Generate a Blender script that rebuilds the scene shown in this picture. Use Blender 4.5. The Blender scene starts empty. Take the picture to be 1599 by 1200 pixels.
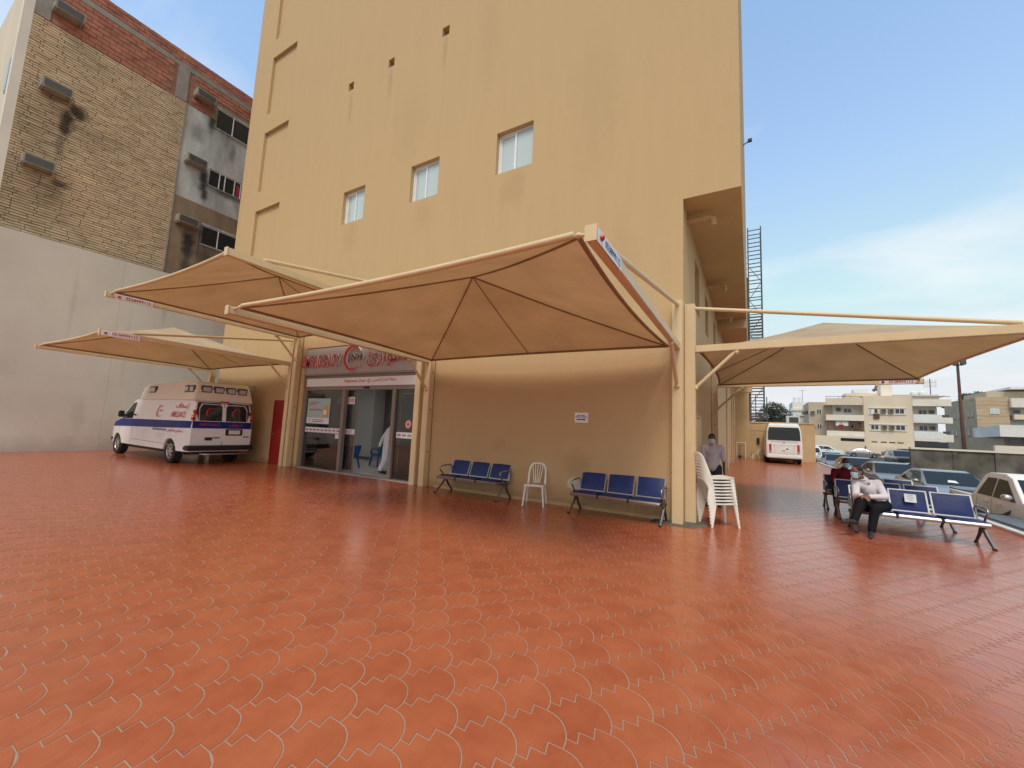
import bpy, bmesh, math, random
from mathutils import Vector, Matrix
random.seed(7)
R = math.radians
scene = bpy.context.scene
col = scene.collection

# ------------------------------------------------------------------ camera
YAW, PITCH, ROLL = 0.531016, 0.107926, 0.044385
cam_d = bpy.data.cameras.new('camera')
cam = bpy.data.objects.new('camera', cam_d); col.objects.link(cam)
fw = Vector((-math.sin(YAW)*math.cos(PITCH), math.cos(YAW)*math.cos(PITCH), math.sin(PITCH)))
rt = Vector((math.cos(YAW), math.sin(YAW), 0)); up = rt.cross(fw)
rt2 = rt*math.cos(ROLL) + up*math.sin(ROLL); up2 = up*math.cos(ROLL) - rt*math.sin(ROLL)
cm = Matrix((rt2, up2, -fw)).transposed().to_4x4(); cm.translation = (0, 0, 1.6)
cam.matrix_world = cm
cam_d.sensor_fit = 'HORIZONTAL'; cam_d.sensor_width = 36; cam_d.lens = 637.16/1599*36
cam_d.clip_start = 0.05; cam_d.clip_end = 3000
scene.camera = cam

# ------------------------------------------------------------------ sky and sun
SUN_TO = Vector((0.16, -0.60, 0.95)).normalized()      # direction towards the veiled sun
w = bpy.data.worlds.new('World'); scene.world = w; w.use_nodes = True
nt = w.node_tree; nt.nodes.clear(); N = nt.nodes.new; L = nt.links.new
def wm(op, a, b=None, c=None, clamp=False):
    n = N('ShaderNodeMath'); n.operation = op; n.use_clamp = clamp
    for i, s in enumerate((a, b, c)):
        if s is None: continue
        if isinstance(s, (int, float)): n.inputs[i].default_value = s
        else: L(s, n.inputs[i])
    return n.outputs[0]
sky = N('ShaderNodeTexSky'); sky.sky_type = 'NISHITA'; sky.sun_disc = False
sky.sun_elevation = math.asin(SUN_TO.z); sky.sun_rotation = math.atan2(SUN_TO.x, SUN_TO.y)
sky.air_density = 1.0; sky.dust_density = 1.6; sky.ozone_density = 1.6
tc = N('ShaderNodeTexCoord'); sep = N('ShaderNodeSeparateXYZ'); L(tc.outputs['Generated'], sep.inputs[0])
zc = wm('MAXIMUM', sep.outputs[2], 0.0)
den = wm('ADD', zc, 0.22)
cmb = N('ShaderNodeCombineXYZ'); L(wm('DIVIDE', sep.outputs[0], den), cmb.inputs[0]); L(wm('DIVIDE', sep.outputs[1], den), cmb.inputs[1])
mp = N('ShaderNodeMapping'); mp.inputs['Rotation'].default_value = (0, 0, R(-35)); mp.inputs['Scale'].default_value = (0.9, 1.5, 1)
mp.inputs['Location'].default_value = (2.55, 11.6, 0.6)
L(cmb.outputs[0], mp.inputs[0])
n1 = N('ShaderNodeTexNoise'); n1.inputs['Scale'].default_value = 1.5; n1.inputs['Detail'].default_value = 6; n1.inputs['Roughness'].default_value = 0.52; n1.inputs['Distortion'].default_value = 0.3
L(mp.outputs[0], n1.inputs['Vector'])
n2 = N('ShaderNodeTexNoise'); n2.inputs['Scale'].default_value = 0.62; n2.inputs['Detail'].default_value = 3; mp2 = N('ShaderNodeMapping'); mp2.inputs['Location'].default_value = (9.7, 2.2, 0); L(cmb.outputs[0], mp2.inputs[0]); L(mp2.outputs[0], n2.inputs['Vector'])
cl = wm('MULTIPLY_ADD', n2.outputs[0], 0.55, wm('MULTIPLY', n1.outputs[0], 0.6))
mr = N('ShaderNodeMapRange'); mr.interpolation_type = 'SMOOTHSTEP'; L(cl, mr.inputs[0]); mr.inputs[1].default_value = 0.50; mr.inputs[2].default_value = 0.86
mr.inputs[3].default_value = 0.0; mr.inputs[4].default_value = 0.85
hz = wm('POWER', wm('SUBTRACT', 1.0, zc, clamp=True), 2.7)
hzf = wm('MULTIPLY', hz, 0.97)
fac = wm('MAXIMUM', mr.outputs[0], 0.13)
mix = N('ShaderNodeMix'); mix.data_type = 'RGBA'; L(fac, mix.inputs[0])
tint = N('ShaderNodeMix'); tint.data_type = 'RGBA'; tint.blend_type = 'MULTIPLY'; tint.inputs[0].default_value = 1.0
L(sky.outputs[0], tint.inputs[6]); tint.inputs[7].default_value = (1.55, 2.1, 2.2, 1)
mn = N('ShaderNodeVectorMath'); mn.operation = 'MINIMUM'; L(tint.outputs[2], mn.inputs[0]); mn.inputs[1].default_value = (5.6, 6.0, 6.5)
mixh = N('ShaderNodeMix'); mixh.data_type = 'RGBA'; L(hzf, mixh.inputs[0]); L(mn.outputs[0], mixh.inputs[6]); mixh.inputs[7].default_value = (5.5, 5.7, 5.95, 1)
L(mixh.outputs[2], mix.inputs[6]); mix.inputs[7].default_value = (6.9, 6.95, 7.0, 1)
bg = N('ShaderNodeBackground'); bg.inputs[1].default_value = 0.1; L(mix.outputs[2], bg.inputs[0])
wo = N('ShaderNodeOutputWorld'); L(bg.outputs[0], wo.inputs[0])
sun_d = bpy.data.lights.new('sun', 'SUN'); sun_d.energy = 1.5; sun_d.angle = R(21); sun_d.color = (1, 0.94, 0.84)
sun = bpy.data.objects.new('sun', sun_d); col.objects.link(sun); sun.location = (0, 0, 60)
sun.rotation_euler = SUN_TO.to_track_quat('Z', 'Y').to_euler()
vs = scene.view_settings; vs.view_transform = 'Standard'; vs.look = 'None'; vs.exposure = 0.52; vs.gamma = 1; vs.use_curve_mapping = False
scene.render.engine = 'CYCLES'; scene.cycles.max_bounces = 7; scene.cycles.transparent_max_bounces = 12

# ------------------------------------------------------------------ materials
MATS = {}
def pmat(name, c, rough=0.6, metal=0.0, var=0.0, vs_=3.0, stretch=(1, 1, 1), bump=0.0, bs=60.0, spec=0.5, coat=0.0, c2=None, world=False, detail=4):
    m = bpy.data.materials.new(name); m.use_nodes = True; MATS[name] = m
    t = m.node_tree; b = t.nodes['Principled BSDF']
    b.inputs['Base Color'].default_value = (*c, 1); b.inputs['Roughness'].default_value = rough; b.inputs['Metallic'].default_value = metal
    b.inputs['Specular IOR Level'].default_value = spec; b.inputs['Coat Weight'].default_value = coat; b.inputs['Coat Roughness'].default_value = 0.08
    if var or bump:
        if world: g = t.nodes.new('ShaderNodeNewGeometry'); src = g.outputs['Position']
        else: g = t.nodes.new('ShaderNodeTexCoord'); src = g.outputs['Object']
        mp = t.nodes.new('ShaderNodeMapping'); mp.inputs['Scale'].default_value = stretch; t.links.new(src, mp.inputs[0])
    if var:
        n = t.nodes.new('ShaderNodeTexNoise'); n.inputs['Scale'].default_value = vs_; n.inputs['Detail'].default_value = detail; n.inputs['Roughness'].default_value = 0.6
        t.links.new(mp.outputs[0], n.inputs['Vector'])
        r = t.nodes.new('ShaderNodeValToRGB'); r.color_ramp.elements[0].position = 0.3; r.color_ramp.elements[1].position = 0.7
        d = c2 if c2 else tuple(x*(1-var) for x in c)
        r.color_ramp.elements[0].color = (*d, 1); r.color_ramp.elements[1].color = (*[min(1, x*(1+var*0.6)) for x in c], 1)
        t.links.new(n.outputs[0], r.inputs[0]); t.links.new(r.outputs[0], b.inputs['Base Color'])
    if bump:
        n = t.nodes.new('ShaderNodeTexNoise'); n.inputs['Scale'].default_value = bs; n.inputs['Detail'].default_value = 3
        t.links.new(mp.outputs[0], n.inputs['Vector'])
        bp = t.nodes.new('ShaderNodeBump'); bp.inputs['Strength'].default_value = bump; bp.inputs['Distance'].default_value = 0.02
        t.links.new(n.outputs[0], bp.inputs['Height']); t.links.new(bp.outputs[0], b.inputs['Normal'])
    return m
def glassmat(name, tint=(0.86, 0.9, 0.9), refl=0.10):
    m = bpy.data.materials.new(name); m.use_nodes = True; MATS[name] = m; t = m.node_tree; t.nodes.clear()
    o = t.nodes.new('ShaderNodeOutputMaterial'); mx = t.nodes.new('ShaderNodeMixShader'); tr = t.nodes.new('ShaderNodeBsdfTransparent'); gl = t.nodes.new('ShaderNodeBsdfGlossy')
    tr.inputs[0].default_value = (*tint, 1); gl.inputs['Roughness'].default_value = 0.02
    f = t.nodes.new('ShaderNodeFresnel'); f.inputs[0].default_value = 1.5
    a = t.nodes.new('ShaderNodeMath'); a.operation = 'MULTIPLY_ADD'; a.inputs[1].default_value = 0.9; a.inputs[2].default_value = refl; a.use_clamp = True
    t.links.new(f.outputs[0], a.inputs[0]); t.links.new(a.outputs[0], mx.inputs[0]); t.links.new(tr.outputs[0], mx.inputs[1]); t.links.new(gl.outputs[0], mx.inputs[2]); t.links.new(mx.outputs[0], o.inputs[0])
    return m
def fabricmat(name, c, ct, f=0.4):
    m = bpy.data.materials.new(name); m.use_nodes = True; MATS[name] = m; t = m.node_tree; t.nodes.clear()
    o = t.nodes.new('ShaderNodeOutputMaterial'); mx = t.nodes.new('ShaderNodeMixShader'); d = t.nodes.new('ShaderNodeBsdfDiffuse'); tr = t.nodes.new('ShaderNodeBsdfTranslucent')
    tcn = t.nodes.new('ShaderNodeTexCoord'); n = t.nodes.new('ShaderNodeTexNoise'); n.inputs['Scale'].default_value = 1.3; n.inputs['Detail'].default_value = 5; t.links.new(tcn.outputs['Object'], n.inputs['Vector'])
    for sh, cc in ((d, c), (tr, ct)):
        r = t.nodes.new('ShaderNodeValToRGB'); r.color_ramp.elements[0].color = (*[x*0.86 for x in cc], 1); r.color_ramp.elements[1].color = (*[x*1.08 for x in cc], 1)
        r.color_ramp.elements[0].position = 0.3; r.color_ramp.elements[1].position = 0.7
        t.links.new(n.outputs[0], r.inputs[0]); t.links.new(r.outputs[0], sh.inputs[0])
    n2 = t.nodes.new('ShaderNodeTexNoise'); n2.inputs['Scale'].default_value = 160; t.links.new(tcn.outputs['Object'], n2.inputs['Vector'])
    bp = t.nodes.new('ShaderNodeBump'); bp.inputs['Strength'].default_value = 0.25; bp.inputs['Distance'].default_value = 0.01; t.links.new(n2.outputs[0], bp.inputs['Height']); n4 = t.nodes.new('ShaderNodeTexNoise'); n4.inputs['Scale'].default_value = 2.2; n4.inputs['Detail'].default_value = 2; n4.inputs['Distortion'].default_value = 0.8; t.links.new(tcn.outputs['Object'], n4.inputs['Vector'])
    bp2 = t.nodes.new('ShaderNodeBump'); bp2.inputs['Strength'].default_value = 0.3; bp2.inputs['Distance'].default_value = 0.08; t.links.new(n4.outputs[0], bp2.inputs['Height']); t.links.new(bp2.outputs[0], bp.inputs['Normal'])
    t.links.new(bp.outputs[0], d.inputs['Normal']); t.links.new(bp.outputs[0], tr.inputs['Normal'])
    mx.inputs[0].default_value = f
    t.links.new(d.outputs[0], mx.inputs[1]); t.links.new(tr.outputs[0], mx.inputs[2]); t.links.new(mx.outputs[0], o.inputs[0])
    return m

pmat('stucco', (0.575, 0.395, 0.208), 0.85, var=0.025, vs_=1.1, stretch=(4.5, 4.5, 0.5), bump=0.35, bs=38, world=True, spec=0.2, detail=7)
pmat('stucco_plain', (0.575, 0.395, 0.208), 0.85, var=0.08, vs_=1.2, bump=0.3, bs=38, world=True, spec=0.2)
pmat('cream_metal', (0.69, 0.52, 0.30), 0.42, var=0.07, vs_=2.5, stretch=(1, 1, 0.5), spec=0.4)
fabricmat('canopy_fabric', (0.58, 0.47, 0.335), (0.56, 0.325, 0.14), 0.27)
fabricmat('canopy_seam', (0.36, 0.24, 0.14), (0.2, 0.09, 0.04), 0.08)
pmat('grey_plaster', (0.66, 0.60, 0.515), 0.75, var=0.10, vs_=0.5, stretch=(1, 1, 0.6), bump=0.15, bs=25, world=True, spec=0.25, detail=8)
pmat('joint_dark', (0.55, 0.50, 0.43), 0.9)
pmat('concrete', (0.19, 0.17, 0.14), 0.9, var=0.4, vs_=0.9, bump=0.4, bs=30, world=True, c2=(0.055, 0.05, 0.038), detail=9)
pmat('concrete_raw', (0.33, 0.29, 0.245), 0.9, var=0.22, vs_=3, bump=0.4, bs=30, world=True)
pmat('tan_brick', (0.71, 0.54, 0.355), 0.9, var=0.34, vs_=1.0, stretch=(1, 1.6, 10), c2=(0.47, 0.345, 0.215), bump=0.5, bs=45, world=True, spec=0.2)
pmat('tan_mortar', (0.27, 0.19, 0.115), 0.95, world=True, var=0.2)
pmat('red_block', (0.46, 0.19, 0.125), 0.9, var=0.3, vs_=2.0, bump=0.5, bs=40, world=True, spec=0.2)
pmat('red_mortar', (0.33, 0.16, 0.115), 0.95, world=True, var=0.25, vs_=4)
pmat('old_white', (0.55, 0.535, 0.50), 0.9, var=0.4, vs_=1.1, stretch=(1, 1, 0.35), bump=0.3, bs=25, world=True, c2=(0.27, 0.25, 0.22), detail=8)
pmat('old_brown', (0.30, 0.205, 0.13), 0.9, var=0.3, vs_=1.5, stretch=(1, 1, 0.4), bump=0.3, bs=25, world=True)
pmat('soot', (0.035, 0.03, 0.026), 0.95, var=0.5, vs_=6)
pmat('white_paint', (0.78, 0.78, 0.75), 0.35, var=0.04, vs_=4)
pmat('white_panel', (0.80, 0.80, 0.80), 0.4)
pmat('white_plastic', (0.80, 0.775, 0.70), 0.38, spec=0.5, var=0.05, vs_=9)
pmat('alu_white', (0.80, 0.80, 0.79), 0.35)
pmat('alu_bronze', (0.27, 0.225, 0.19), 0.4, metal=0.25)
pmat('dark_glass', (0.018, 0.022, 0.024), 0.05, spec=0.8)
pmat('bright_glass', (0.50, 0.58, 0.58), 0.06, spec=0.9, coat=0.5)
pmat('car_glass', (0.018, 0.024, 0.023), 0.05, spec=0.38)
glassmat('door_glass', (0.92, 0.94, 0.93), 0.04)
pmat('sign_grey', (0.43, 0.40, 0.37), 0.45, var=0.05)
pmat('sign_red', (0.52, 0.022, 0.02), 0.35)
pmat('print_red', (0.55, 0.03, 0.03), 0.5)
pmat('print_dark', (0.03, 0.03, 0.04), 0.5)
pmat('print_blue', (0.03, 0.06, 0.28), 0.5)
pmat('print_orange', (0.72, 0.36, 0.03), 0.5)
pmat('poster_teal', (0.40, 0.56, 0.54), 0.5)
pmat('red_door', (0.30, 0.014, 0.012), 0.4, var=0.08)
pmat('blue_vinyl', (0.010, 0.026, 0.135), 0.42, var=0.12, vs_=12, bump=0.1, bs=90, spec=0.4)
pmat('silver_metal', (0.38, 0.385, 0.39), 0.34, metal=0.95)
pmat('dark_metal', (0.10, 0.10, 0.10), 0.45, metal=0.5)
pmat('black_rubber', (0.018, 0.018, 0.018), 0.8, bump=0.2, bs=60)
pmat('black_plastic', (0.022, 0.022, 0.024), 0.5)
pmat('ambulance_white', (0.88, 0.88, 0.88), 0.25, coat=0.4)
pmat('ambulance_cream', (0.80, 0.74, 0.61), 0.35, coat=0.2, var=0.05, vs_=2)
pmat('ambulance_blue', (0.010, 0.028, 0.19), 0.4, spec=0.3)
pmat('lamp_clear', (0.55, 0.55, 0.53), 0.12, spec=0.8, coat=0.5, var=0.35, vs_=18)
pmat('lamp_red', (0.50, 0.015, 0.01), 0.15, coat=0.6)
pmat('lamp_amber', (0.75, 0.22, 0.02), 0.2, coat=0.5)
pmat('car_silver', (0.34, 0.35, 0.355), 0.25, metal=0.55, coat=0.6)
pmat('car_grey', (0.24, 0.245, 0.25), 0.25, metal=0.55, coat=0.6)
pmat('car_bronze', (0.30, 0.275, 0.24), 0.25, metal=0.55, coat=0.6)
pmat('car_black', (0.018, 0.02, 0.024), 0.2, coat=0.8)
pmat('car_white', (0.76, 0.76, 0.75), 0.25, coat=0.6)
pmat('car_pearl', (0.86, 0.85, 0.81), 0.35, spec=0.3)
pmat('rim_alloy', (0.66, 0.66, 0.67), 0.25, metal=0.85)
pmat('asphalt', (0.075, 0.073, 0.07), 0.9, var=0.3, vs_=0.35, bump=0.4, bs=25, world=True, detail=8)
pmat('kerb_white', (0.68, 0.67, 0.63), 0.7, var=0.15, vs_=3, world=True)
pmat('apartment_cream', (0.74, 0.61, 0.46), 0.9, var=0.10, vs_=0.35, stretch=(1, 1, 0.5), world=True)
pmat('apartment_side', (0.52, 0.42, 0.31), 0.9, var=0.10, vs_=0.4, world=True)
pmat('balcony_white', (0.80, 0.72, 0.61), 0.9, var=0.10, vs_=0.5, world=True)
pmat('wall_white', (0.76, 0.75, 0.72), 0.9, var=0.06, vs_=0.5, world=True)
pmat('stone_tan', (0.55, 0.41, 0.26), 0.9, var=0.16, vs_=0.9, stretch=(0.4, 0.4, 2.2), world=True)
pmat('brown_side', (0.45, 0.36, 0.26), 0.9, var=0.15, vs_=0.6, world=True)
pmat('rust', (0.13, 0.055, 0.038), 0.7, var=0.3, vs_=4)
pmat('scaffold', (0.13, 0.13, 0.13), 0.5, metal=0.5)
pmat('bark', (0.10, 0.07, 0.045), 0.95, var=0.3, vs_=8, bump=0.5, bs=20)
pmat('leaf_dark', (0.062, 0.068, 0.038), 0.65, var=0.5, vs_=0.9, world=True)
pmat('leaf_green', (0.045, 0.095, 0.03), 0.65, var=0.5, vs_=0.9, world=True)
pmat('shirt_sky', (0.42, 0.52, 0.68), 0.85, spec=0.1)
pmat('skin_dark', (0.085, 0.042, 0.027), 0.5, spec=0.4)
pmat('skin_brown', (0.23, 0.115, 0.068), 0.5, spec=0.4)
pmat('hair_black', (0.008, 0.007, 0.007), 0.6)
pmat('mask_blue', (0.42, 0.60, 0.66), 0.8)
pmat('shirt_white', (0.70, 0.66, 0.68), 0.85, var=0.06, vs_=7, bump=0.25, bs=9, spec=0.1)
pmat('shirt_lilac', (0.50, 0.47, 0.52), 0.85, var=0.12, vs_=7, bump=0.25, bs=9, spec=0.1)
pmat('shirt_maroon', (0.13, 0.014, 0.02), 0.85, var=0.15, vs_=7, bump=0.25, bs=9, spec=0.1)
pmat('trousers_black', (0.012, 0.012, 0.014), 0.8, bump=0.25, bs=8, spec=0.1)
pmat('trousers_navy', (0.03, 0.037, 0.055), 0.85, bump=0.25, bs=8, spec=0.1)
pmat('thobe_white', (0.76, 0.76, 0.78), 0.8, bump=0.25, bs=7, spec=0.1)
pmat('eye_white', (0.7, 0.7, 0.68), 0.3)
pmat('blue_plastic', (0.035, 0.13, 0.42), 0.4)
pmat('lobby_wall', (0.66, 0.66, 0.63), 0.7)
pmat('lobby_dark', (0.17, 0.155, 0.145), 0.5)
pmat('lobby_floor', (0.74, 0.72, 0.69), 0.25)
pmat('porcelain', (0.72, 0.70, 0.66), 0.3)
pmat('bin_grey', (0.36, 0.37, 0.38), 0.5)
pmat('box_grey', (0.15, 0.165, 0.19), 0.5, var=0.1)
pmat('cloth_red', (0.35, 0.03, 0.04), 0.9)
pmat('ac_beige', (0.34, 0.295, 0.23), 0.6, var=0.2, vs_=5)
pmat('patch_white', (0.66, 0.60, 0.50), 0.9, var=0.2, vs_=14, bump=0.4, bs=40)
pmat('blue_grey_cloth', (0.33, 0.37, 0.41), 0.8, var=0.1)
pmat('grout', (0.40, 0.245, 0.165), 0.7, var=0.12, vs_=2.0, world=True)

pmat('tile_edge', (0.26, 0.075, 0.04), 0.8, spec=0.15)
lm = bpy.data.materials.new('lobby_fill_glow'); lm.use_nodes = True; MATS['lobby_fill_glow'] = lm
lm.node_tree.nodes['Principled BSDF'].inputs['Emission Color'].default_value = (1, 0.97, 0.92, 1); lm.node_tree.nodes['Principled BSDF'].inputs['Emission Strength'].default_value = 3.0  # glow of the panels added to brighten the lobby
# floor tile material: colour varies from tile to tile, faint pressed arcs in the face
def tile_material():
    m = bpy.data.materials.new('floor_tile'); m.use_nodes = True; MATS['floor_tile'] = m; t = m.node_tree; b = t.nodes['Principled BSDF']
    nn = t.nodes.new; ln = t.links.new
    def mth(op, a, b_=None, c=None, clamp=False):
        n = nn('ShaderNodeMath'); n.operation = op; n.use_clamp = clamp
        for i, s in enumerate((a, b_, c)):
            if s is None: continue
            if isinstance(s, (int, float)): n.inputs[i].default_value = s
            else: ln(s, n.inputs[i])
        return n.outputs[0]
    at = nn('ShaderNodeAttribute'); at.attribute_name = 'centre'; oi = nn('ShaderNodeObjectInfo'); g = nn('ShaderNodeNewGeometry')
    ad = nn('ShaderNodeVectorMath'); ad.operation = 'ADD'; ln(at.outputs['Vector'], ad.inputs[0]); ln(oi.outputs['Location'], ad.inputs[1])
    wn = nn('ShaderNodeTexWhiteNoise'); wn.noise_dimensions = '3D'; ln(ad.outputs[0], wn.inputs['Vector'])
    sb = nn('ShaderNodeVectorMath'); sb.operation = 'SUBTRACT'; ln(g.outputs['Position'], sb.inputs[0]); ln(ad.outputs[0], sb.inputs[1])
    mp = nn('ShaderNodeMapping'); mp.inputs['Rotation'].default_value = (0, 0, -TILE_ROT); ln(sb.outputs[0], mp.inputs[0])
    sp = nn('ShaderNodeSeparateXYZ'); ln(mp.outputs[0], sp.inputs[0])
    # distance behind the tile's own arc; pressed arcs lie one and two steps behind it
    yy = mth('DIVIDE', sp.outputs[1], 0.225)
    gy = mth('MULTIPLY_ADD', mth('SQRT', mth('SUBTRACT', 1.0, mth('MULTIPLY', yy, yy), clamp=True)), 0.1825, -0.1825)
    d = mth('SUBTRACT', sp.outputs[0], gy)
    r1 = mth('SUBTRACT', 1.0, mth('DIVIDE', mth('ABSOLUTE', mth('ADD', d, 0.085)), 0.006), clamp=True)
    r2 = mth('SUBTRACT', 1.0, mth('DIVIDE', mth('ABSOLUTE', mth('ADD', d, 0.17)), 0.006), clamp=True)
    arcs = mth('MAXIMUM', r1, r2)
    n = nn('ShaderNodeTexNoise'); n.inputs['Scale'].default_value = 4.2; n.inputs['Detail'].default_value = 6; n.inputs['Roughness'].default_value = 0.62; ln(g.outputs['Position'], n.inputs['Vector'])
    n3 = nn('ShaderNodeTexNoise'); n3.inputs['Scale'].default_value = 0.35; n3.inputs['Detail'].default_value = 3; ln(g.outputs['Position'], n3.inputs['Vector'])
    f = mth('ADD', mth('MULTIPLY', wn.outputs['Value'], 0.12), mth('ADD', mth('MULTIPLY', n.outputs[0], 0.66), mth('MULTIPLY', n3.outputs[0], 0.22)))
    rp = nn('ShaderNodeValToRGB'); e = rp.color_ramp.elements; e[0].position = 0.30; e[1].position = 0.80
    e[0].color = (0.345, 0.078, 0.033, 1); e[1].color = (0.50, 0.145, 0.060, 1)
    x = rp.color_ramp.elements.new(0.55); x.color = (0.435, 0.113, 0.047, 1)
    ln(f, rp.inputs[0]); ln(rp.outputs[0], b.inputs['Base Color'])
    rr = nn('ShaderNodeMapRange'); ln(n.outputs[0], rr.inputs[0]); rr.inputs[1].default_value = 0.3; rr.inputs[2].default_value = 0.75; rr.inputs[3].default_value = 0.16; rr.inputs[4].default_value = 0.28
    ln(rr.outputs[0], b.inputs['Roughness']); b.inputs['Specular IOR Level'].default_value = 0.75
    nb = nn('ShaderNodeTexNoise'); nb.inputs['Scale'].default_value = 14; nb.inputs['Detail'].default_value = 3; ln(g.outputs['Position'], nb.inputs['Vector'])
    hh = mth('ADD', mth('MULTIPLY', arcs, 0.8), mth('MULTIPLY', nb.outputs[0], 0.55))
    bp = nn('ShaderNodeBump'); bp.inputs['Strength'].default_value = 0.22; bp.inputs['Distance'].default_value = 0.006; ln(hh, bp.inputs['Height']); ln(bp.outputs[0], b.inputs['Normal'])
    return m

# ------------------------------------------------------------------ mesh helpers
def wloc(o):
    v = Vector((0, 0, 0))
    while o: v += o.location; o = o.parent
    return v
class MB:
    def __init__(s): s.v = []; s.f = []
    def add(s, v, f):
        k = len(s.v); s.v += [tuple(x) for x in v]; s.f += [tuple(i+k for i in q) for q in f]; return s
    def box(s, x0, x1, y0, y1, z0, z1):
        v = [(x, y, z) for x in (x0, x1) for y in (y0, y1) for z in (z0, z1)]
        return s.add(v, [(0, 1, 3, 2), (4, 6, 7, 5), (0, 4, 5, 1), (2, 3, 7, 6), (0, 2, 6, 4), (1, 5, 7, 3)])
    def bar(s, p0, p1, wd, ht, upv=(0, 0, 1)):
        p0 = Vector(p0); p1 = Vector(p1); d = (p1-p0).normalized(); u = Vector(upv)
        sd = d.cross(u)
        if sd.length < 1e-4: sd = d.cross(Vector((1, 0, 0)))
        sd.normalize(); u = sd.cross(d).normalized()
        v = [p + sd*(a*wd/2) + u*(b*ht/2) for p in (p0, p1) for a in (-1, 1) for b in (-1, 1)]
        return s.add(v, [(0, 1, 3, 2), (4, 6, 7, 5), (0, 4, 5, 1), (2, 3, 7, 6), (0, 2, 6, 4), (1, 5, 7, 3)])
    def tube(s, pts, r, n=10, cap=True):
        pts = [Vector(p) for p in pts]; rs = r if isinstance(r, (list, tuple)) else [r]*len(pts)
        k0 = len(s.v); u = None
        for i, p in enumerate(pts):
            d = (pts[min(i+1, len(pts)-1)] - pts[max(i-1, 0)]).normalized()
            if u is None:
                u = d.orthogonal().normalized()
            else:
                u = (u - d*u.dot(d))
                u = u.normalized() if u.length > 1e-5 else d.orthogonal().normalized()
            q = d.cross(u)
            s.v += [tuple(p + (u*math.cos(a) + q*math.sin(a))*rs[i]) for a in (2*math.pi*j/n for j in range(n))]
        for i in range(len(pts)-1):
            for j in range(n):
                a = k0+i*n+j; b = k0+i*n+(j+1) % n
                s.f.append((a, b, b+n, a+n))
        if cap:
            s.f.append(tuple(k0+j for j in reversed(range(n)))); s.f.append(tuple(k0+(len(pts)-1)*n+j for j in range(n)))
        return s
    def ell(s, c, r, ax=None, nu=14, nv=9):
        c = Vector(c); ax = ax or (Vector((1, 0, 0)), Vector((0, 1, 0)), Vector((0, 0, 1)))
        k = len(s.v)
        for i in range(nv+1):
            th = math.pi*i/nv
            for j in range(nu):
                ph = 2*math.pi*j/nu
                s.v.append(tuple(c + ax[0]*(r[0]*math.sin(th)*math.cos(ph)) + ax[1]*(r[1]*math.sin(th)*math.sin(ph)) + ax[2]*(r[2]*math.cos(th))))
        for i in range(nv):
            for j in range(nu):
                a = k+i*nu+j; b = k+i*nu+(j+1) % nu
                s.f.append((a, a+nu, b+nu, b))
        return s
    def cap(s, p0, p1, r0, r1):                      # tapered capsule
        s.tube([p0, p1], [r0, r1], 12); s.ell(p0, (r0,)*3, nu=12, nv=8); s.ell(p1, (r1,)*3, nu=12, nv=8); return s
    def prism(s, poly, axis, a, b):                  # poly: 2-D points in the two other axes (xz, yz or xy)
        n = len(poly)
        def mk(p, t): return {'x': (t, p[0], p[1]), 'y': (p[0], t, p[1]), 'z': (p[0], p[1], t)}[axis]
        s.add([mk(p, a) for p in poly] + [mk(p, b) for p in poly], [tuple(range(n))[::-1], tuple(range(n, 2*n))] + [(i, (i+1) % n, n+(i+1) % n, n+i) for i in range(n)]); return s
    def quad(s, a, b, c, d): return s.add([a, b, c, d], [(0, 1, 2, 3)])
    def build(s, name, mat, parent=None, world=True, smooth=None, bevel=0, seg=2, fix=True):
        me = bpy.data.meshes.new(name)
        off = wloc(parent) if (world and parent) else Vector((0, 0, 0))
        me.from_pydata([(x-off.x, y-off.y, z-off.z) for x, y, z in s.v], [], s.f)
        if fix or bevel:
            bm = bmesh.new(); bm.from_mesh(me)
            if fix: bmesh.ops.recalc_face_normals(bm, faces=bm.faces)
            if bevel: bmesh.ops.bevel(bm, geom=[e for e in bm.edges if e.is_manifold and e.calc_face_angle(0) > 0.6], offset=bevel, segments=seg, affect='EDGES', clamp_overlap=True)
            bm.to_mesh(me); bm.free()
        me.materials.append(MATS[mat])
        if smooth is not None:
            me.polygons.foreach_set('use_smooth', [True]*len(me.polygons)); me.set_sharp_from_angle(angle=R(smooth))
        o = bpy.data.objects.new(name, me); col.objects.link(o)
        if parent: o.parent = parent
        return o
def empty(name, loc, rz=0):
    o = bpy.data.objects.new(name, None); o.empty_display_size = 0.2; col.objects.link(o); o.location = loc; o.rotation_euler = (0, 0, rz); return o
def tag(o, label, cat=None, group=None, kind=None):
    if label: o['label'] = label
    if cat: o['category'] = cat
    if group: o['group'] = group
    if kind: o['kind'] = kind
    return o
def copy_tree(o, parent=None):
    c = o.copy(); col.objects.link(c); c.parent = parent
    for ch in list(o.children): copy_tree(ch, c)
    return c
def box(name, mat, parent, x0, x1, y0, y1, z0, z1, bevel=0, world=True):
    return MB().box(x0, x1, y0, y1, z0, z1).build(name, mat, parent, world, bevel=bevel, fix=bool(bevel))
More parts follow.
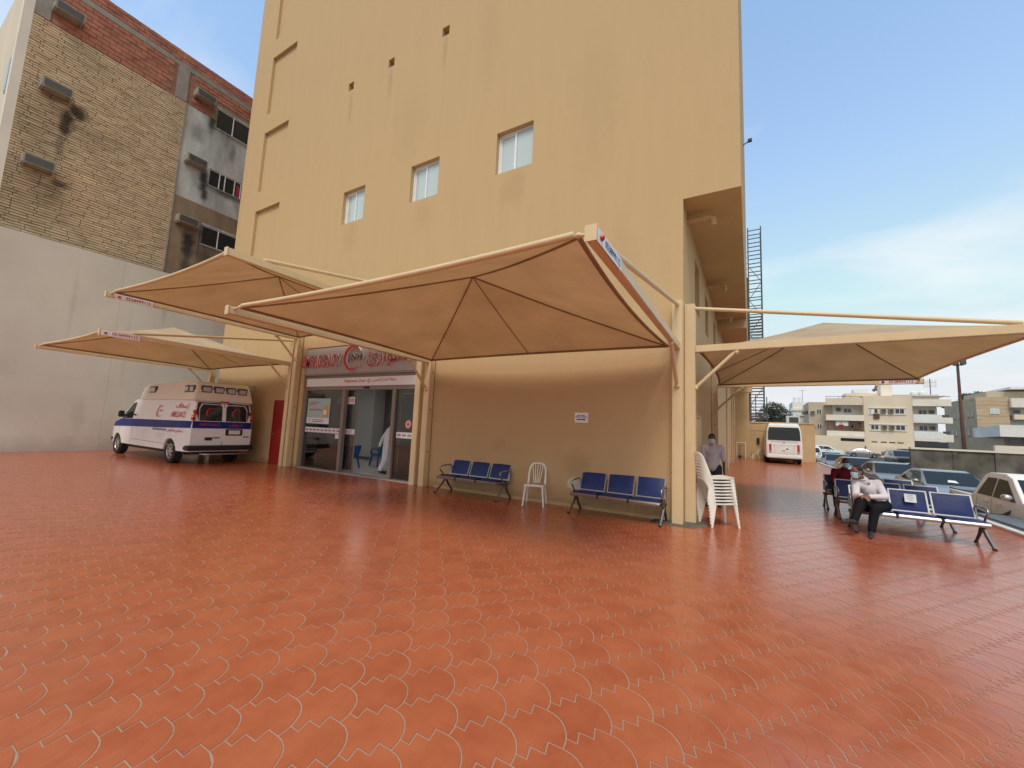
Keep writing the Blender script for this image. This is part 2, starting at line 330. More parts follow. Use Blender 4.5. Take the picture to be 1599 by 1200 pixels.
# -- modifiers and text are evaluated in a scratch scene, then kept as plain meshes
scratch = bpy.data.scenes.new('scratch')
def bake(o):
    for c in list(o.users_collection): c.objects.unlink(o)
    scratch.collection.objects.link(o)
    with bpy.context.temp_override(scene=scratch, view_layer=scratch.view_layers[0]):
        dg = bpy.context.evaluated_depsgraph_get(); dg.update()
    me = bpy.data.meshes.new_from_object(o.evaluated_get(dg), depsgraph=dg)
    scratch.collection.objects.unlink(o); return me
AR = {'ا': 'FE8D FE8E', 'إ': 'FE87 FE88', 'ب': 'FE8F FE90 FE91 FE92', 'ة': 'FE93 FE94', 'ت': 'FE95 FE96 FE97 FE98', 'ج': 'FE9D FE9E FE9F FEA0', 'د': 'FEA9 FEAA', 'ر': 'FEAD FEAE',
      'ز': 'FEAF FEB0', 'س': 'FEB1 FEB2 FEB3 FEB4', 'ش': 'FEB5 FEB6 FEB7 FEB8', 'ط': 'FEC1 FEC2 FEC3 FEC4', 'ع': 'FEC9 FECA FECB FECC', 'ف': 'FED1 FED2 FED3 FED4', 'ق': 'FED5 FED6 FED7 FED8',
      'ل': 'FEDD FEDE FEDF FEE0', 'م': 'FEE1 FEE2 FEE3 FEE4', 'ن': 'FEE5 FEE6 FEE7 FEE8', 'ه': 'FEE9 FEEA FEEB FEEC', 'و': 'FEED FEEE', 'ى': 'FEEF FEF0', 'ي': 'FEF1 FEF2 FEF3 FEF4', 'ئ': 'FE89 FE8A FE8B FE8C'}
AR = {k: [chr(int(x, 16)) for x in v.split()] for k, v in AR.items()}
def shape(t):                                        # joins Arabic letters and puts them in visual order
    out = []
    for i, ch in enumerate(t):
        if ch not in AR: out.append(ch); continue
        f = AR[ch]; pv = i > 0 and t[i-1] in AR and len(AR[t[i-1]]) == 4; nx = i+1 < len(t) and t[i+1] in AR and len(f) == 4
        out.append(f[3] if pv and nx else f[1] if pv else f[2] if nx else f[0])
    return ''.join(reversed(out))
def frame(right, upv, loc):
    r_ = Vector(right).normalized(); u_ = Vector(upv).normalized(); n_ = r_.cross(u_)
    m = Matrix((r_, u_, n_)).transposed().to_4x4(); m.translation = loc; return m
def text(name, body, width, mat, parent, loc, right, upv, height=None, ext=0.0, world=True, arabic=False, bold=0.0):
    """lettering with its lower left corner at loc, fitted to width (and height)"""
    c = bpy.data.curves.new(name, 'FONT'); c.body = shape(body) if arabic else body; c.resolution_u = 2; c.extrude = 0; c.offset = bold
    o = bpy.data.objects.new(name, c); me = bake(o); bpy.data.objects.remove(o)
    xs = [v.co.x for v in me.vertices]; ys = [v.co.y for v in me.vertices]
    sx = width/(max(xs)-min(xs)); sy = height/(max(ys)-min(ys)) if height else sx
    x0, y0 = min(xs), min(ys)
    if ext:
        bm = bmesh.new(); bm.from_mesh(me); r = bmesh.ops.extrude_face_region(bm, geom=bm.faces[:])
        for v in r['geom']:
            if isinstance(v, bmesh.types.BMVert): v.co.z += ext/1.0
        bmesh.ops.recalc_face_normals(bm, faces=bm.faces); bm.to_mesh(me); bm.free()
    for v in me.vertices: v.co = ((v.co.x-x0)*sx, (v.co.y-y0)*sy, v.co.z)
    me.materials.clear(); me.materials.append(MATS[mat])
    o = bpy.data.objects.new(name, me); col.objects.link(o); o.parent = parent
    l = Vector(loc) - (wloc(parent) if world and parent else Vector((0, 0, 0)))
    o.matrix_local = frame(right, upv, l); return o
def crescent(name, rad, mat, parent, loc, right, upv, thick=0.34, ext=0.004, world=True, a0=38, flip=False):
    """a crescent moon open to the right, centred at loc"""
    poly = []; n = 22
    for i in range(n+1):
        a = R(a0 + (360-2*a0)*i/n); poly.append((rad*math.cos(a), rad*math.sin(a)))
    inn = []
    for i in range(n+1):
        a = R(a0 + (360-2*a0)*i/n); t = math.sin(math.pi*i/n)
        k = 1-thick*t; inn.append((rad*k*math.cos(a), rad*k*math.sin(a)))
    m = MB(); k = n+1
    v = [(x, y, 0) for x, y in poly] + [(x, y, 0) for x, y in inn] + [(x, y, ext) for x, y in poly] + [(x, y, ext) for x, y in inn]
    f = []
    for i in range(n):
        f += [(2*k+i, 3*k+i, 3*k+i+1, 2*k+i+1), (i, 2*k+i, 2*k+i+1, i+1), (k+i, k+i+1, 3*k+i+1, 3*k+i)]
    m.add(v, f); o = m.build(name, mat, parent, world=False)
    l = Vector(loc) - (wloc(parent) if world and parent else Vector((0, 0, 0)))
    o.matrix_local = frame(right, upv, l); return o
def rects_wall(mb, us, vs, skip, pt):                # wall cells between grid lines, leaving the openings out
    for i in range(len(us)-1):
        for j in range(len(vs)-1):
            cu, cv = (us[i]+us[i+1])/2, (vs[j]+vs[j+1])/2
            if any(a < cu < b and c < cv < d for a, b, c, d in skip): continue
            mb.quad(pt(us[i], vs[j]), pt(us[i+1], vs[j]), pt(us[i+1], vs[j+1]), pt(us[i], vs[j+1]))
# ------------------------------------------------------------------ ground, kerb, tiled forecourt
WY = 8.35                     # front wall of the hospital
PX1 = 4.35                    # right edge of the tiled platform
gz = -0.7
o = MB().quad((-900, -900, gz), (900, -900, gz), (900, 900, gz), (-900, 900, gz)).build('parking_ground', 'asphalt', fix=False); tag(o, 'grey asphalt of the car park below the tiled platform', kind='structure')
floor = MB().box(-22.3, PX1, -16, 39.6, gz+0.01, -0.0022).build('tiled_forecourt', 'grout', fix=False)
tag(floor, 'forecourt paved with glossy red scalloped floor tiles', kind='structure')
k = MB()
for i in range(29): k.box(PX1+0.002, PX1+0.17, -16+1.92*i+0.006, -16+1.92*(i+1)-0.006, gz+0.002, 0.055)
o = k.build('kerb', 'kerb_white', bevel=0.012); tag(o, 'white kerb along the edge of the tiled platform', kind='structure')

TILE_ROT = R(2.5); TA, TH = 0.365, 0.225
tile_material()
def tile_outline(n):
    a = (TA, 0); b = (-TA/2, -TH); c = (TA/2, -TH)
    arc = [(-TA/2 + TA/2*math.sin(t), TH*math.cos(t)) for t in (math.pi/2*i/n for i in range(n+1))]   # from -c to the end point e=(0,0)
    st = [(0, 0)]; s_, d_ = (-0.0835, 0.0035), (0.018, -0.080)
    for q in (s_, d_, s_, d_, s_): st.append((st[-1][0]+q[0], st[-1][1]+q[1]))
    # q: where the stairs meet the lower-left neighbour's arc
    qx, qy = st[-1][0]-b[0], st[-1][1]-b[1]
    qa = math.acos(max(-1, min(1, qy/TH))); qp = (-TA/2 + TA/2*math.sin(qa), qy)
    st[-1] = (qp[0]+b[0], qp[1]+b[1])
    up_ = [(-TA/2 + TA/2*math.sin(t), TH*math.cos(t)) for t in (qa*(1-i/n) for i in range(n+1))]           # arc back from q to its start
    lo_ = [(-TA/2 + TA/2*math.sin(t), TH*math.cos(t)) for t in (math.pi/2 + (qa-math.pi/2)*i/2 for i in range(3))]
    poly = arc[:-1] + st[:-1] + [(x+b[0], y+b[1]) for x, y in up_][:-1]
    poly += [(x-a[0], y-a[1]) for x, y in lo_][:-1]
    poly += [(x-c[0], y-c[1]) for x, y in reversed(st)][:-1]
    return poly
def inset(poly, d):
    n = len(poly); out = []
    ar = sum(poly[i][0]*poly[(i+1) % n][1]-poly[(i+1) % n][0]*poly[i][1] for i in range(n)); sg = 1 if ar > 0 else -1
    for i in range(n):
        p, q, r = Vector(poly[i-1]), Vector(poly[i]), Vector(poly[(i+1) % n])
        e1 = (q-p).normalized(); e2 = (r-q).normalized()
        n1, n2 = Vector((-e1.y, e1.x))*sg, Vector((-e2.y, e2.x))*sg
        m = n1+n2
        m = m/max(0.35, m.dot(n1)) if m.length > 1e-6 else n1
        out.append((q.x+m.x*d, q.y+m.y*d))
    return out
def rot2(p): return (p[0]*math.cos(TILE_ROT)-p[1]*math.sin(TILE_ROT), p[0]*math.sin(TILE_ROT)+p[1]*math.cos(TILE_ROT))
near = tile_outline(6); far = tile_outline(3)
def tile_mesh_data(poly, g=0.0020):
    lo = [rot2(p) for p in inset(poly, g)]; hi = [rot2(p) for p in inset(poly, g+0.0030)]
    return lo, hi
ln_, hn_ = tile_mesh_data(near); lf_, hf_ = tile_mesh_data(far)
cells = []
a_ = Vector(rot2((TA, 0))); b_ = Vector(rot2((-TA/2, -TH)))
org = Vector((-1.211, 2.097))
for j in range(-190, 60):
    for i in range(-220, 220):
        c = org + a_*i + b_*j
        cx, cy = c.x-0.13, c.y+0.05
        if cx < -22.45 or cx > PX1+0.12 or cy < -5 or cy > 39.6: continue
        if cx < -1.15 and cy > WY+0.25: continue
        cells.append((c.x, c.y))
def vis(c):
    v = Vector((c[0]-0.1, c[1], -1.6)); wd = v.dot(fw)
    if wd < 0.3: return 1e9
    x, y = v.dot(rt2)/wd, v.dot(up2)/wd
    if abs(x) > 1.33 or abs(y) > 1.0: return 1e6+wd
    return v.length
cells.sort(key=vis)
tm = bpy.data.meshes.new('tile'); n = len(ln_)
tm.from_pydata([(x, y, -0.004) for x, y in ln_] + [(x, y, 0) for x, y in hn_], [], [tuple(range(n, 2*n))] + [(i, n+i, n+(i+1) % n, (i+1) % n) for i in range(n)])
bm = bmesh.new(); bm.from_mesh(tm); bmesh.ops.recalc_face_normals(bm, faces=bm.faces); bm.to_mesh(tm); bm.free()
if tm.polygons[0].normal.z < 0: tm.flip_normals()
tm.materials.append(MATS['floor_tile']); tm.materials.append(MATS['tile_edge'])
tm.polygons.foreach_set('material_index', [0]+[1]*(len(tm.polygons)-1))
for c in cells[:300]:
    t_ = bpy.data.objects.new('floor_tile', tm); col.objects.link(t_); t_.location = (c[0], c[1], random.uniform(-0.0003, 0.0003)); t_.parent = floor
V_, F_, C_ = [], [], []
for c in cells[300:]:
    close = vis(c) < 9
    lo, hi = (ln_, hn_) if close else (lf_, hf_); n = len(lo); k0 = len(V_)
    dz = random.uniform(-0.0003, 0.0003)
    V_ += [(c[0]+x, c[1]+y, -0.004) for x, y in lo] + [(c[0]+x, c[1]+y, dz) for x, y in hi]
    F_.append(tuple(range(k0+n, k0+2*n)) [::-1]); F_ += [(k0+i, k0+(i+1) % n, k0+n+(i+1) % n, k0+n+i)[::-1] for i in range(n)]
    C_ += [(c[0], c[1], 0.0)]*(2*n)
me = bpy.data.meshes.new('floor_tiles'); me.from_pydata(V_, [], F_)
if me.polygons[0].normal.z < 0: me.flip_normals()
at = me.attributes.new('centre', 'FLOAT_VECTOR', 'POINT'); at.data.foreach_set('vector', [x for c in C_ for x in c])
me.materials.append(MATS['floor_tile']); me.materials.append(MATS['tile_edge'])
me.polygons.foreach_set('material_index', [0 if len(f_) > 4 else 1 for f_ in F_])
rest = bpy.data.objects.new('floor_tile_field', me); col.objects.link(rest); rest.parent = floor; tag(rest, None, kind='stuff')

# ------------------------------------------------------------------ hospital building
hosp = empty('hospital_building', (-9.5, WY, 0)); tag(hosp, 'tall tan stucco hospital block with emergency entrance and overhanging upper floors', 'building')
XL, XR, XU, SZ, TOP = -18.97, -1.1, -0.08, 6.34, 26.0
wins = [(-11.92, -10.84, 8.2, 9.37), (-8.78, -7.68, 8.2, 9.37), (-5.7, -4.61, 8.2, 9.37)]
vents = [(-12.2, -11.93, 13.27, 13.57), (-10.2, -9.93, 13.29, 13.59), (-7.9, -7.63, 13.3, 13.6)]
panels = [(-17.6, -15.86, z, z+2.65) for z in (7.4, 10.9, 14.42, 17.95, 21.5)]
DX0, DX1, DZ = -13.12, -7.76, 4.0
holes = wins + vents + panels + [(DX0, DX1, -0.1, DZ), (XR, 1, -1, SZ)]
us = sorted({XL, XR, XU} | {h[i] for h in holes for i in (0, 1) if XL < h[i] < XU}); vs_ = sorted({0, SZ, TOP} | {h[i] for h in holes for i in (2, 3) if 0 < h[i] < TOP})
m = MB(); rects_wall(m, us, vs_, holes, lambda u, v: (u, WY, v))
def reveal(mb, h, d, back=False):
    a, b, c, e = h; y0, y1 = WY, WY+d
    mb.quad((a, y0, c), (a, y1, c), (a, y1, e), (a, y0, e)); mb.quad((b, y0, c), (b, y0, e), (b, y1, e), (b, y1, c))
    mb.quad((a, y0, e), (a, y1, e), (b, y1, e), (b, y0, e)); mb.quad((a, y0, c), (b, y0, c), (b, y1, c), (a, y1, c))
    if back: mb.quad((a, y1, c), (b, y1, c), (b, y1, e), (a, y1, e))
for h in wins: reveal(m, h, 0.24)
for h in vents: reveal(m, h, 0.5)
for h in panels: reveal(m, h, 0.11, True)
reveal(m, (DX0, DX1, 0.001, DZ), 0.12)
m.build('front_wall', 'stucco', hosp, fix=False)
for h in vents: box('vent_back', 'black_plastic', hosp, h[0]-.05, h[1]+.05, WY+0.5, WY+0.52, h[2]-.05, h[3]+.05)
# sides, roof and soffit
SY = 18.2
sw = [(10.33, 11.33, 4.62, 5.88), (12.87, 13.93, 4.62, 5.8), (16.0, 17.0, 4.62, 5.78)]
m = MB(); us = sorted({WY, 39.4} | {h[i] for h in sw for i in (0, 1)}); v2 = sorted({0, 4.62, 5.78, 5.8, 5.88, SZ})
rects_wall(m, us, v2, sw, lambda u, v: (XR, u, v))
for a, b, c, e in sw:
    m.quad((XR, a, c), (XR-.2, a, c), (XR-.2, a, e), (XR, a, e)); m.quad((XR, b, c), (XR, b, e), (XR-.2, b, e), (XR-.2, b, c))
    m.quad((XR, a, e), (XR-.2, a, e), (XR-.2, b, e), (XR, b, e)); m.quad((XR, a, c), (XR, b, c), (XR-.2, b, c), (XR-.2, a, c))
m.build('side_wall', 'stucco', hosp, fix=False)
for a, b, c, e in sw:
    f = MB().box(XR-.2, XR-.15, a, b, c, c+.05).box(XR-.2, XR-.15, a, b, e-.05, e).box(XR-.2, XR-.15, a, a+.05, c+.05, e-.05).box(XR-.2, XR-.15, b-.05, b, c+.05, e-.05).build('side_window', 'alu_white', hosp, fix=False)
    box('pane', 'dark_glass', f, XR-.195, XR-.18, a+.05, b-.05, c+.05, e-.05)
m = MB(); m.quad((XU, WY, SZ), (XU, 39.4, SZ), (XU, 39.4, TOP), (XU, WY, TOP)); m.quad((XL, WY, 0), (XL, 39.4, 0), (XL, 39.4, TOP), (XL, WY, TOP)); m.quad((XL, 39.4, 0), (XU, 39.4, 0), (XU, 39.4, TOP), (XL, 39.4, TOP))
m.quad((XL, WY, TOP), (XU, WY, TOP), (XU, 39.4, TOP), (XL, 39.4, TOP)); m.build('upper_walls', 'stucco', hosp, fix=False)
MB().quad((XR, WY, SZ), (XU, WY, SZ), (XU, 39.4, SZ), (XR, 39.4, SZ)).build('soffit', 'stucco_plain', hosp, fix=False)
box('soffit_beam', 'stucco_plain', hosp, XR+.002, XU-.004, SY, SY+.35, 5.95, SZ-.003)
box('soffit_beam', 'stucco_plain', hosp, XR+.002, XU+.25, 37.6, 38.2, 5.3, SZ-.003)
for yy in (9.0, 13.4, 17.2):
    p = MB().tube([(XR, yy, 6.17), (XR+.42, yy, 6.17), (XR+.5, yy, 6.12), (XR+.5, yy, 5.98)], 0.06, 10).tube([(XR+.30, yy, 6.17), (XR+.38, yy, 6.17)], 0.075, 10).build('drain_pipe', 'stucco_plain', hosp, smooth=40)
for a, b, c, e in wins:
    y0 = WY+.13
    f = MB().box(a, b, y0, y0+.07, c, c+.05).box(a, b, y0, y0+.07, e-.05, e).box(a, a+.05, y0, y0+.07, c+.05, e-.05).box(b-.05, b, y0, y0+.07, c+.05, e-.05)
    mx = (a+b)/2 - .02
    f.box(mx-.025, mx+.025, y0-.01, y0+.05, c+.05, e-.05)
    wn = f.build('window', 'alu_white', hosp, fix=False)
    s1 = MB().box(a+.05, a+.085, y0+.03, y0+.06, c+.05, e-.05).box(mx-.065, mx-.027, y0+.03, y0+.06, c+.05, e-.05).box(a+.085, mx-.065, y0+.03, y0+.06, c+.05, c+.085).box(a+.085, mx-.065, y0+.03, y0+.06, e-.085, e-.05).build('sash', 'alu_white', wn, fix=False)
    box('pane', 'bright_glass', wn, a+.08, mx-.06, y0+.04, y0+.05, c+.08, e-.08); box('pane', 'bright_glass', wn, mx+.027, b-.05, y0+.015, y0+.025, c+.05, e-.05)
MB().tube([(XU, 16.7, 12.7), (XU+.2, 16.7, 12.8)], .02, 6).box(XU+.16, XU+.30, 16.64, 16.76, 12.78, 12.87).build('wall_lamp', 'black_plastic', hosp)
# side entrance panel, small box and conduit on the side wall, dark skirting and corner footing
box('side_door', 'cream_metal', hosp, XR+.001, XR+.03, 10.4, 11.35, .02, 2.1)
MB().box(XR, XR+.16, 9.62, 9.82, 1.98, 2.02).box(XR+.02, XR+.1, 9.66, 9.78, 2.02, 2.16).build('wall_box', 'stucco_plain', hosp, fix=False)
for yy, z1 in ((24.0, 6.0), (30.5, 6.0), (34.2, 6.0)): MB().tube([(XR+.06, yy, 0), (XR+.06, yy, z1)], .045, 8).build('down_pipe', 'stucco_plain', hosp, smooth=40)
MB().prism([(-1.62, 8.02), (-1.30, 7.96), (-0.9, 8.0), (-.70, 8.25), (-.74, 8.62), (-1.0, 8.72), (-1.09, 8.72), (-1.09, 8.34), (-1.62, 8.34)], 'z', -0.003, 0.012).build('corner_footing', 'concrete', hosp)
box('plinth', 'stucco_plain', hosp, -7.1, -1.36, WY-.022, WY+.01, 0.0, .06)
# crumbling white plaster patch at the bottom of the wall
MB().prism([(-3.42, .40), (-3.30, .36), (-3.12, .33), (-2.96, .36), (-2.90, .50), (-2.97, .61), (-3.1, .63), (-3.28, .62), (-3.40, .55)], 'y', WY-.006, WY+.01).build('plaster_patch', 'patch_white', hosp)
nb = MB().box(-3.29, -2.985, WY-.012, WY-.002, 1.785, 2.0).build('paper_notice', 'white_panel', fix=False); tag(nb, 'small white paper notice with an arrow on the tan wall', 'notice')
for x0, x1, z0 in ((-3.235, -3.165, 1.928), (-3.15, -3.055, 1.928), (-3.27, -3.165, 1.897), (-3.15, -3.01, 1.897)): box('print_line', 'print_dark', nb, x0, x1, WY-.0145, WY-.0125, z0, z0+.016)
MB().prism([(-3.24, 1.84), (-3.08, 1.84), (-3.08, 1.825), (-3.035, 1.852), (-3.08, 1.88), (-3.08, 1.864), (-3.24, 1.864)], 'y', WY-.016, WY-.013).build('arrow_print', 'print_dark', nb)
# red side door left of the entrance
rd = empty('red_door', (-14.1, WY, 0)); tag(rd, 'plain dark red metal door beside the parked ambulance', 'door')
box('leaf', 'red_door', rd, -14.62, -13.6, WY-.035, WY-.004, .02, 2.16)
MB().box(-14.68, -14.62, WY-.045, WY-.002, 0, 2.22).box(-13.6, -13.55, WY-.045, WY-.002, 0, 2.22).box(-14.62, -13.6, WY-.045, WY-.002, 2.16, 2.22).build('door_frame', 'red_door', rd, fix=False)
MB().tube([(-14.52, WY-.035, 1.02), (-14.52, WY-.09, 1.02), (-14.42, WY-.09, 1.02)], .012, 8).build('handle', 'silver_metal', rd)
MB().box(-17.25, -16.1, WY-.05, WY-.002, 2.35, 2.75).build('wall_duct', 'brown_side', hosp, fix=False)
# ------------------------------------------------------------------ emergency entrance: frame, glass, stickers
FY = WY + 0.06
ent = empty('entrance_glazing', (-10.44, FY, 0)); tag(ent, 'bronze framed glass entrance with one sliding leaf open under the emergency sign', 'entrance')
fr = MB(); a, b = DX0, DX1
fr.box(a, a+.12, FY, FY+.12, 0, 3.04); fr.box(b-.12, b, FY, FY+.12, 0, 3.04); fr.box(a+.12, b-.12, FY, FY+.12, 2.97, 3.04); fr.box(a+.12, b-.12, FY, FY+.12, 2.57, 2.68)
fr.box(-11.13, -10.99, FY-.01, FY+.11, 0, 2.57); fr.box(-8.92, -8.79, FY-.01, FY+.11, 0, 2.57); fr.box(a+.12, b-.12, FY, FY+.12, 0.0, .035)
fr.build('frame', 'alu_bronze', ent, bevel=.006)
box('header_band', 'alu_bronze', ent, a+.002, b-.002, FY-.06, FY+.1, 3.042, 3.10)
def pane(nm, x0, x1, y, z0=.05, z1=2.56): return box(nm, 'door_glass', ent, x0, x1, y, y+.01, z0, z1)
pane('fixed_pane', a+.12, -11.13, FY+.05); pane('fixed_pane', -8.79, b-.12, FY+.05)
sl = pane('sliding_leaf', -12.4, -10.58, FY+.15); MB().box(-10.60, -10.56, FY+.145, FY+.165, .05, 2.56).box(-12.4, -10.6, FY+.145, FY+.165, .03, .09).build('leaf_rail', 'alu_bronze', sl, fix=False)
sl2 = pane('sliding_leaf', -9.05, -8.0, FY+.15); MB().box(-9.08, -9.04, FY+.145, FY+.165, .05, 2.56).build('leaf_rail', 'alu_bronze', sl2, fix=False)
MB().box(-8.70, -7.92, FY+.14, FY+.16, 2.44, 2.47).box(-8.73, -8.70, FY+.14, FY+.16, .1, 2.47).build('leaf_frame', 'alu_white', sl2, fix=False)
MB().box(-10.15, -9.93, FY-.045, FY-.002, 2.6, 2.66).build('door_sensor', 'black_plastic', ent, bevel=.01)
# white header sign
hs = box('header_sign', 'white_panel', None, a+.13, b-.03, FY-.03, FY-.002, 2.69, 2.955); tag(hs, 'long white sign reading Respiratory Zone above the sliding door', 'sign')
X_, Z_ = (1, 0, 0), (0, 0, 1)
text('lettering', 'Respiratory Zone', .95, 'print_red', hs, (-11.04, FY-.033, 2.77), X_, Z_, .125, bold=.012)
crescent('crescent', .068, 'print_red', hs, (-9.92, FY-.034, 2.83), X_, Z_, ext=.003); text('lettering', 'JNH', .12, 'print_dark', hs, (-9.93, FY-.033, 2.808), X_, Z_, .04, bold=.01)
text('lettering', 'منطقة الجهاز التنفسي', .96, 'print_red', hs, (-9.74, FY-.033, 2.77), X_, Z_, .15, arabic=True, bold=.012)
# poster and stickers on the glass
py_ = FY+.044
po = box('health_poster', 'poster_teal', None, -12.92, -11.74, py_-.006, py_, 1.47, 2.30); tag(po, 'pale teal health poster taped inside the left glass pane', 'poster')
box('poster_foot', 'white_panel', po, -12.919, -11.741, py_-.008, py_-.006, 1.471, 1.66)
MB().box(-12.08, -11.80, py_-.008, py_-.006, 1.70, 2.0).box(-12.0, -11.86, py_-.008, py_-.006, 2.0, 2.07).build('bottle_print', 'print_orange', po, fix=False); box('bottle_label', 'white_panel', po, -12.05, -11.9, py_-.010, py_-.008, 1.77, 1.92)
for z, x1 in ((2.17, -12.3), (2.12, -12.35), (2.08, -12.5), (1.93, -12.15), (1.90, -12.15)): box('print_line', 'print_red', po, -12.83, x1, py_-.008, py_-.006, z, z+.018)
crescent('crescent', .06, 'print_red', po, (-12.72, py_-.012, 1.565), X_, Z_, ext=.003)
for z, c, x1 in ((1.585, 'print_red', -12.0), (1.53, 'print_dark', -12.05)): box('print_line', c, po, -12.6, x1, py_-.010, py_-.008, z, z+.02)
gt = box('gate_sticker', 'white_panel', None, -11.55, -10.70, FY+.142, FY+.147, 2.13, 2.36); tag(gt, 'white gate sticker with red letters behind the left door post', 'sticker')
text('lettering', 'GATE', .50, 'print_red', gt, (-11.50, FY+.139, 2.18), X_, Z_, .14, bold=.02); text('lettering', '10', .19, 'print_red', gt, (-10.93, FY+.139, 2.18), X_, Z_, .14, bold=.02)
def band(x0, x1, n, y, lab):
    s_ = box('sticker_band', 'white_panel', None, x0, x1, y-.004, y, 1.185, 1.35); tag(s_, lab, 'sticker')
    for i in range(n):
        cx = x0 + (x1-x0)*(i+.5)/n
        crescent('crescent', .048, 'print_red', s_, (cx-.01, y-.008, 1.268), X_, Z_, ext=.002); box('print_line', 'print_dark', s_, cx-.02, cx+.075, y-.007, y-.004, 1.252, 1.284)
    return s_
band(-12.95, -11.16, 9, FY+.046, 'white band of nine small crescent stickers on the left glass pane'); band(-8.70, -7.90, 4, FY+.046, 'white band of four crescent stickers on the right glass pane')
ex = box('exit_sticker', 'white_panel', None, -11.12, -10.59, FY+.142, FY+.147, 1.19, 1.35); tag(ex, 'white EXIT sticker in red letters on the sliding leaf', 'sticker'); text('lettering', 'EXIT', .30, 'print_red', ex, (-11.0, FY+.139, 1.215), X_, Z_, .11, bold=.02)
rs = MB().tube([(-8.27, FY+.046, 1.58), (-8.27, FY+.042, 1.58)], .12, 24).build('round_sticker', 'white_panel'); tag(rs, 'round red and white warning sticker on the right glass pane', 'sticker')
mm = MB()
for i in range(24):
    a0, a1 = 2*math.pi*i/24, 2*math.pi*(i+1)/24
    mm.quad(*[(-8.27+r_*math.cos(t), FY+.039, 1.58+r_*math.sin(t)) for r_, t in ((.085, a0), (.115, a0), (.115, a1), (.085, a1))])
mm.build('ring_print', 'print_red', rs, fix=False); MB().tube([(-8.27, FY+.041, 1.58), (-8.27, FY+.038, 1.58)], .055, 14).build('dot_print', 'print_red', rs)
tg = box('paper_tag', 'white_panel', None, -11.36, -11.2, FY+.040, FY+.045, 1.03, 1.165); tag(tg, 'small white paper tag below the left sticker band', 'notice')
# ------------------------------------------------------------------ EMERGENCY sign
es = box('emergency_sign', 'sign_grey', None, a+.004, b-.004, WY+.02, WY+.11, 3.105, 3.985); tag(es, 'grey sign board with red raised EMERGENCY letters and crescent emblem', 'sign')
sy_ = WY+.018
def chan(body, wd, x, z, h, ar=False, mat='sign_red', b_=.02):
    text('letters_side', body, wd, 'alu_white', es, (x, sy_, z), X_, Z_, h, ext=.07, arabic=ar, bold=b_)
    text('letters', body, wd, mat, es, (x, sy_-.074, z), X_, Z_, h, arabic=ar, bold=b_)
chan('EMERGENCY', 1.98, -13.2, 3.32, .40)
chan('الطوارئ', 1.85, -9.98, 3.26, .56, True, b_=.006)
crescent('crescent_side', .41, 'alu_white', es, (-10.68, sy_, 3.56), X_, Z_, thick=.30, ext=.07, a0=30); crescent('crescent', .405, 'sign_red', es, (-10.68, sy_-.073, 3.56), X_, Z_, thick=.29, ext=.002, a0=30)
chan('JNH', .66, -10.86, 3.43, .24, mat='print_dark')
# ------------------------------------------------------------------ lobby behind the glass
lob = empty('entrance_lobby', (-11.5, WY+.3, 0)); tag(lob, 'dim lobby room behind the glass entrance', kind='structure')
box('lobby_floor', 'lobby_floor', lob, -17, -6.5, WY+.0, 13.4, -.06, .004)
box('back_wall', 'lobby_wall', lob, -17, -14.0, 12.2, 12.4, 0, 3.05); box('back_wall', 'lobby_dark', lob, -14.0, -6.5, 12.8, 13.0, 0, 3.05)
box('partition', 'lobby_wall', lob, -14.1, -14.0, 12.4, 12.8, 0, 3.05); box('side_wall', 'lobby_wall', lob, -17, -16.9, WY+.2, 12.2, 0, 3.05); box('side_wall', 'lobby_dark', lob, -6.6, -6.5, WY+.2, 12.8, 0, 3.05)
box('lobby_ceiling', 'lobby_wall', lob, -17, -6.5, WY+.13, 13, 3.05, 3.1); box('front_return', 'lobby_wall', lob, -17, DX0-.003, WY+.13, WY+.2, 0, 3.05); box('front_return', 'lobby_wall', lob, DX1+.003, -6.5, WY+.13, WY+.2, 0, 3.05)
box('inner_door', 'lobby_dark', lob, -13.7, -12.5, 12.74, 12.79, 0, 2.2); box('door_plate', 'alu_white', lob, -13.3, -12.95, 12.72, 12.735, 1.9, 2.05); box('skirting', 'lobby_dark', lob, -16.89, -14.0, 12.17, 12.199, .005, .12)
wb = empty('wash_basin', (-15.6, 11.9, 0)); tag(wb, 'pale wall hung wash basin at the left inside the lobby', 'wash basin')
MB().prism([(11.55, .85), (12.19, .85), (12.19, .45), (11.95, .42), (11.6, .62)], 'x', -16.4, -15.2).build('bowl', 'porcelain', wb, bevel=.03); MB().tube([(-15.8, 12.15, .85), (-15.8, 12.15, 1.05), (-15.8, 11.95, 1.08), (-15.8, 11.92, 1.03)], .015, 8).build('tap', 'silver_metal', wb, smooth=60)
MB().tube([(-15.8, 12.1, .45), (-15.8, 12.1, .1)], .03, 8).build('waste_pipe', 'alu_white', wb)
bn = empty('waste_bin', (-13.45, 9.05, 0)); tag(bn, 'grey waste bin with dark liner behind the left glass pane', 'bin')
MB().tube([(-13.45, 9.05, .005), (-13.45, 9.05, .36)], [.15, .20], 18).build('bucket', 'bin_grey', bn, smooth=50); MB().tube([(-13.45, 9.05, .345), (-13.45, 9.05, .41), (-13.45, 9.05, .40)], [.205, .215, .17], 18).build('liner', 'black_plastic', bn, smooth=50)
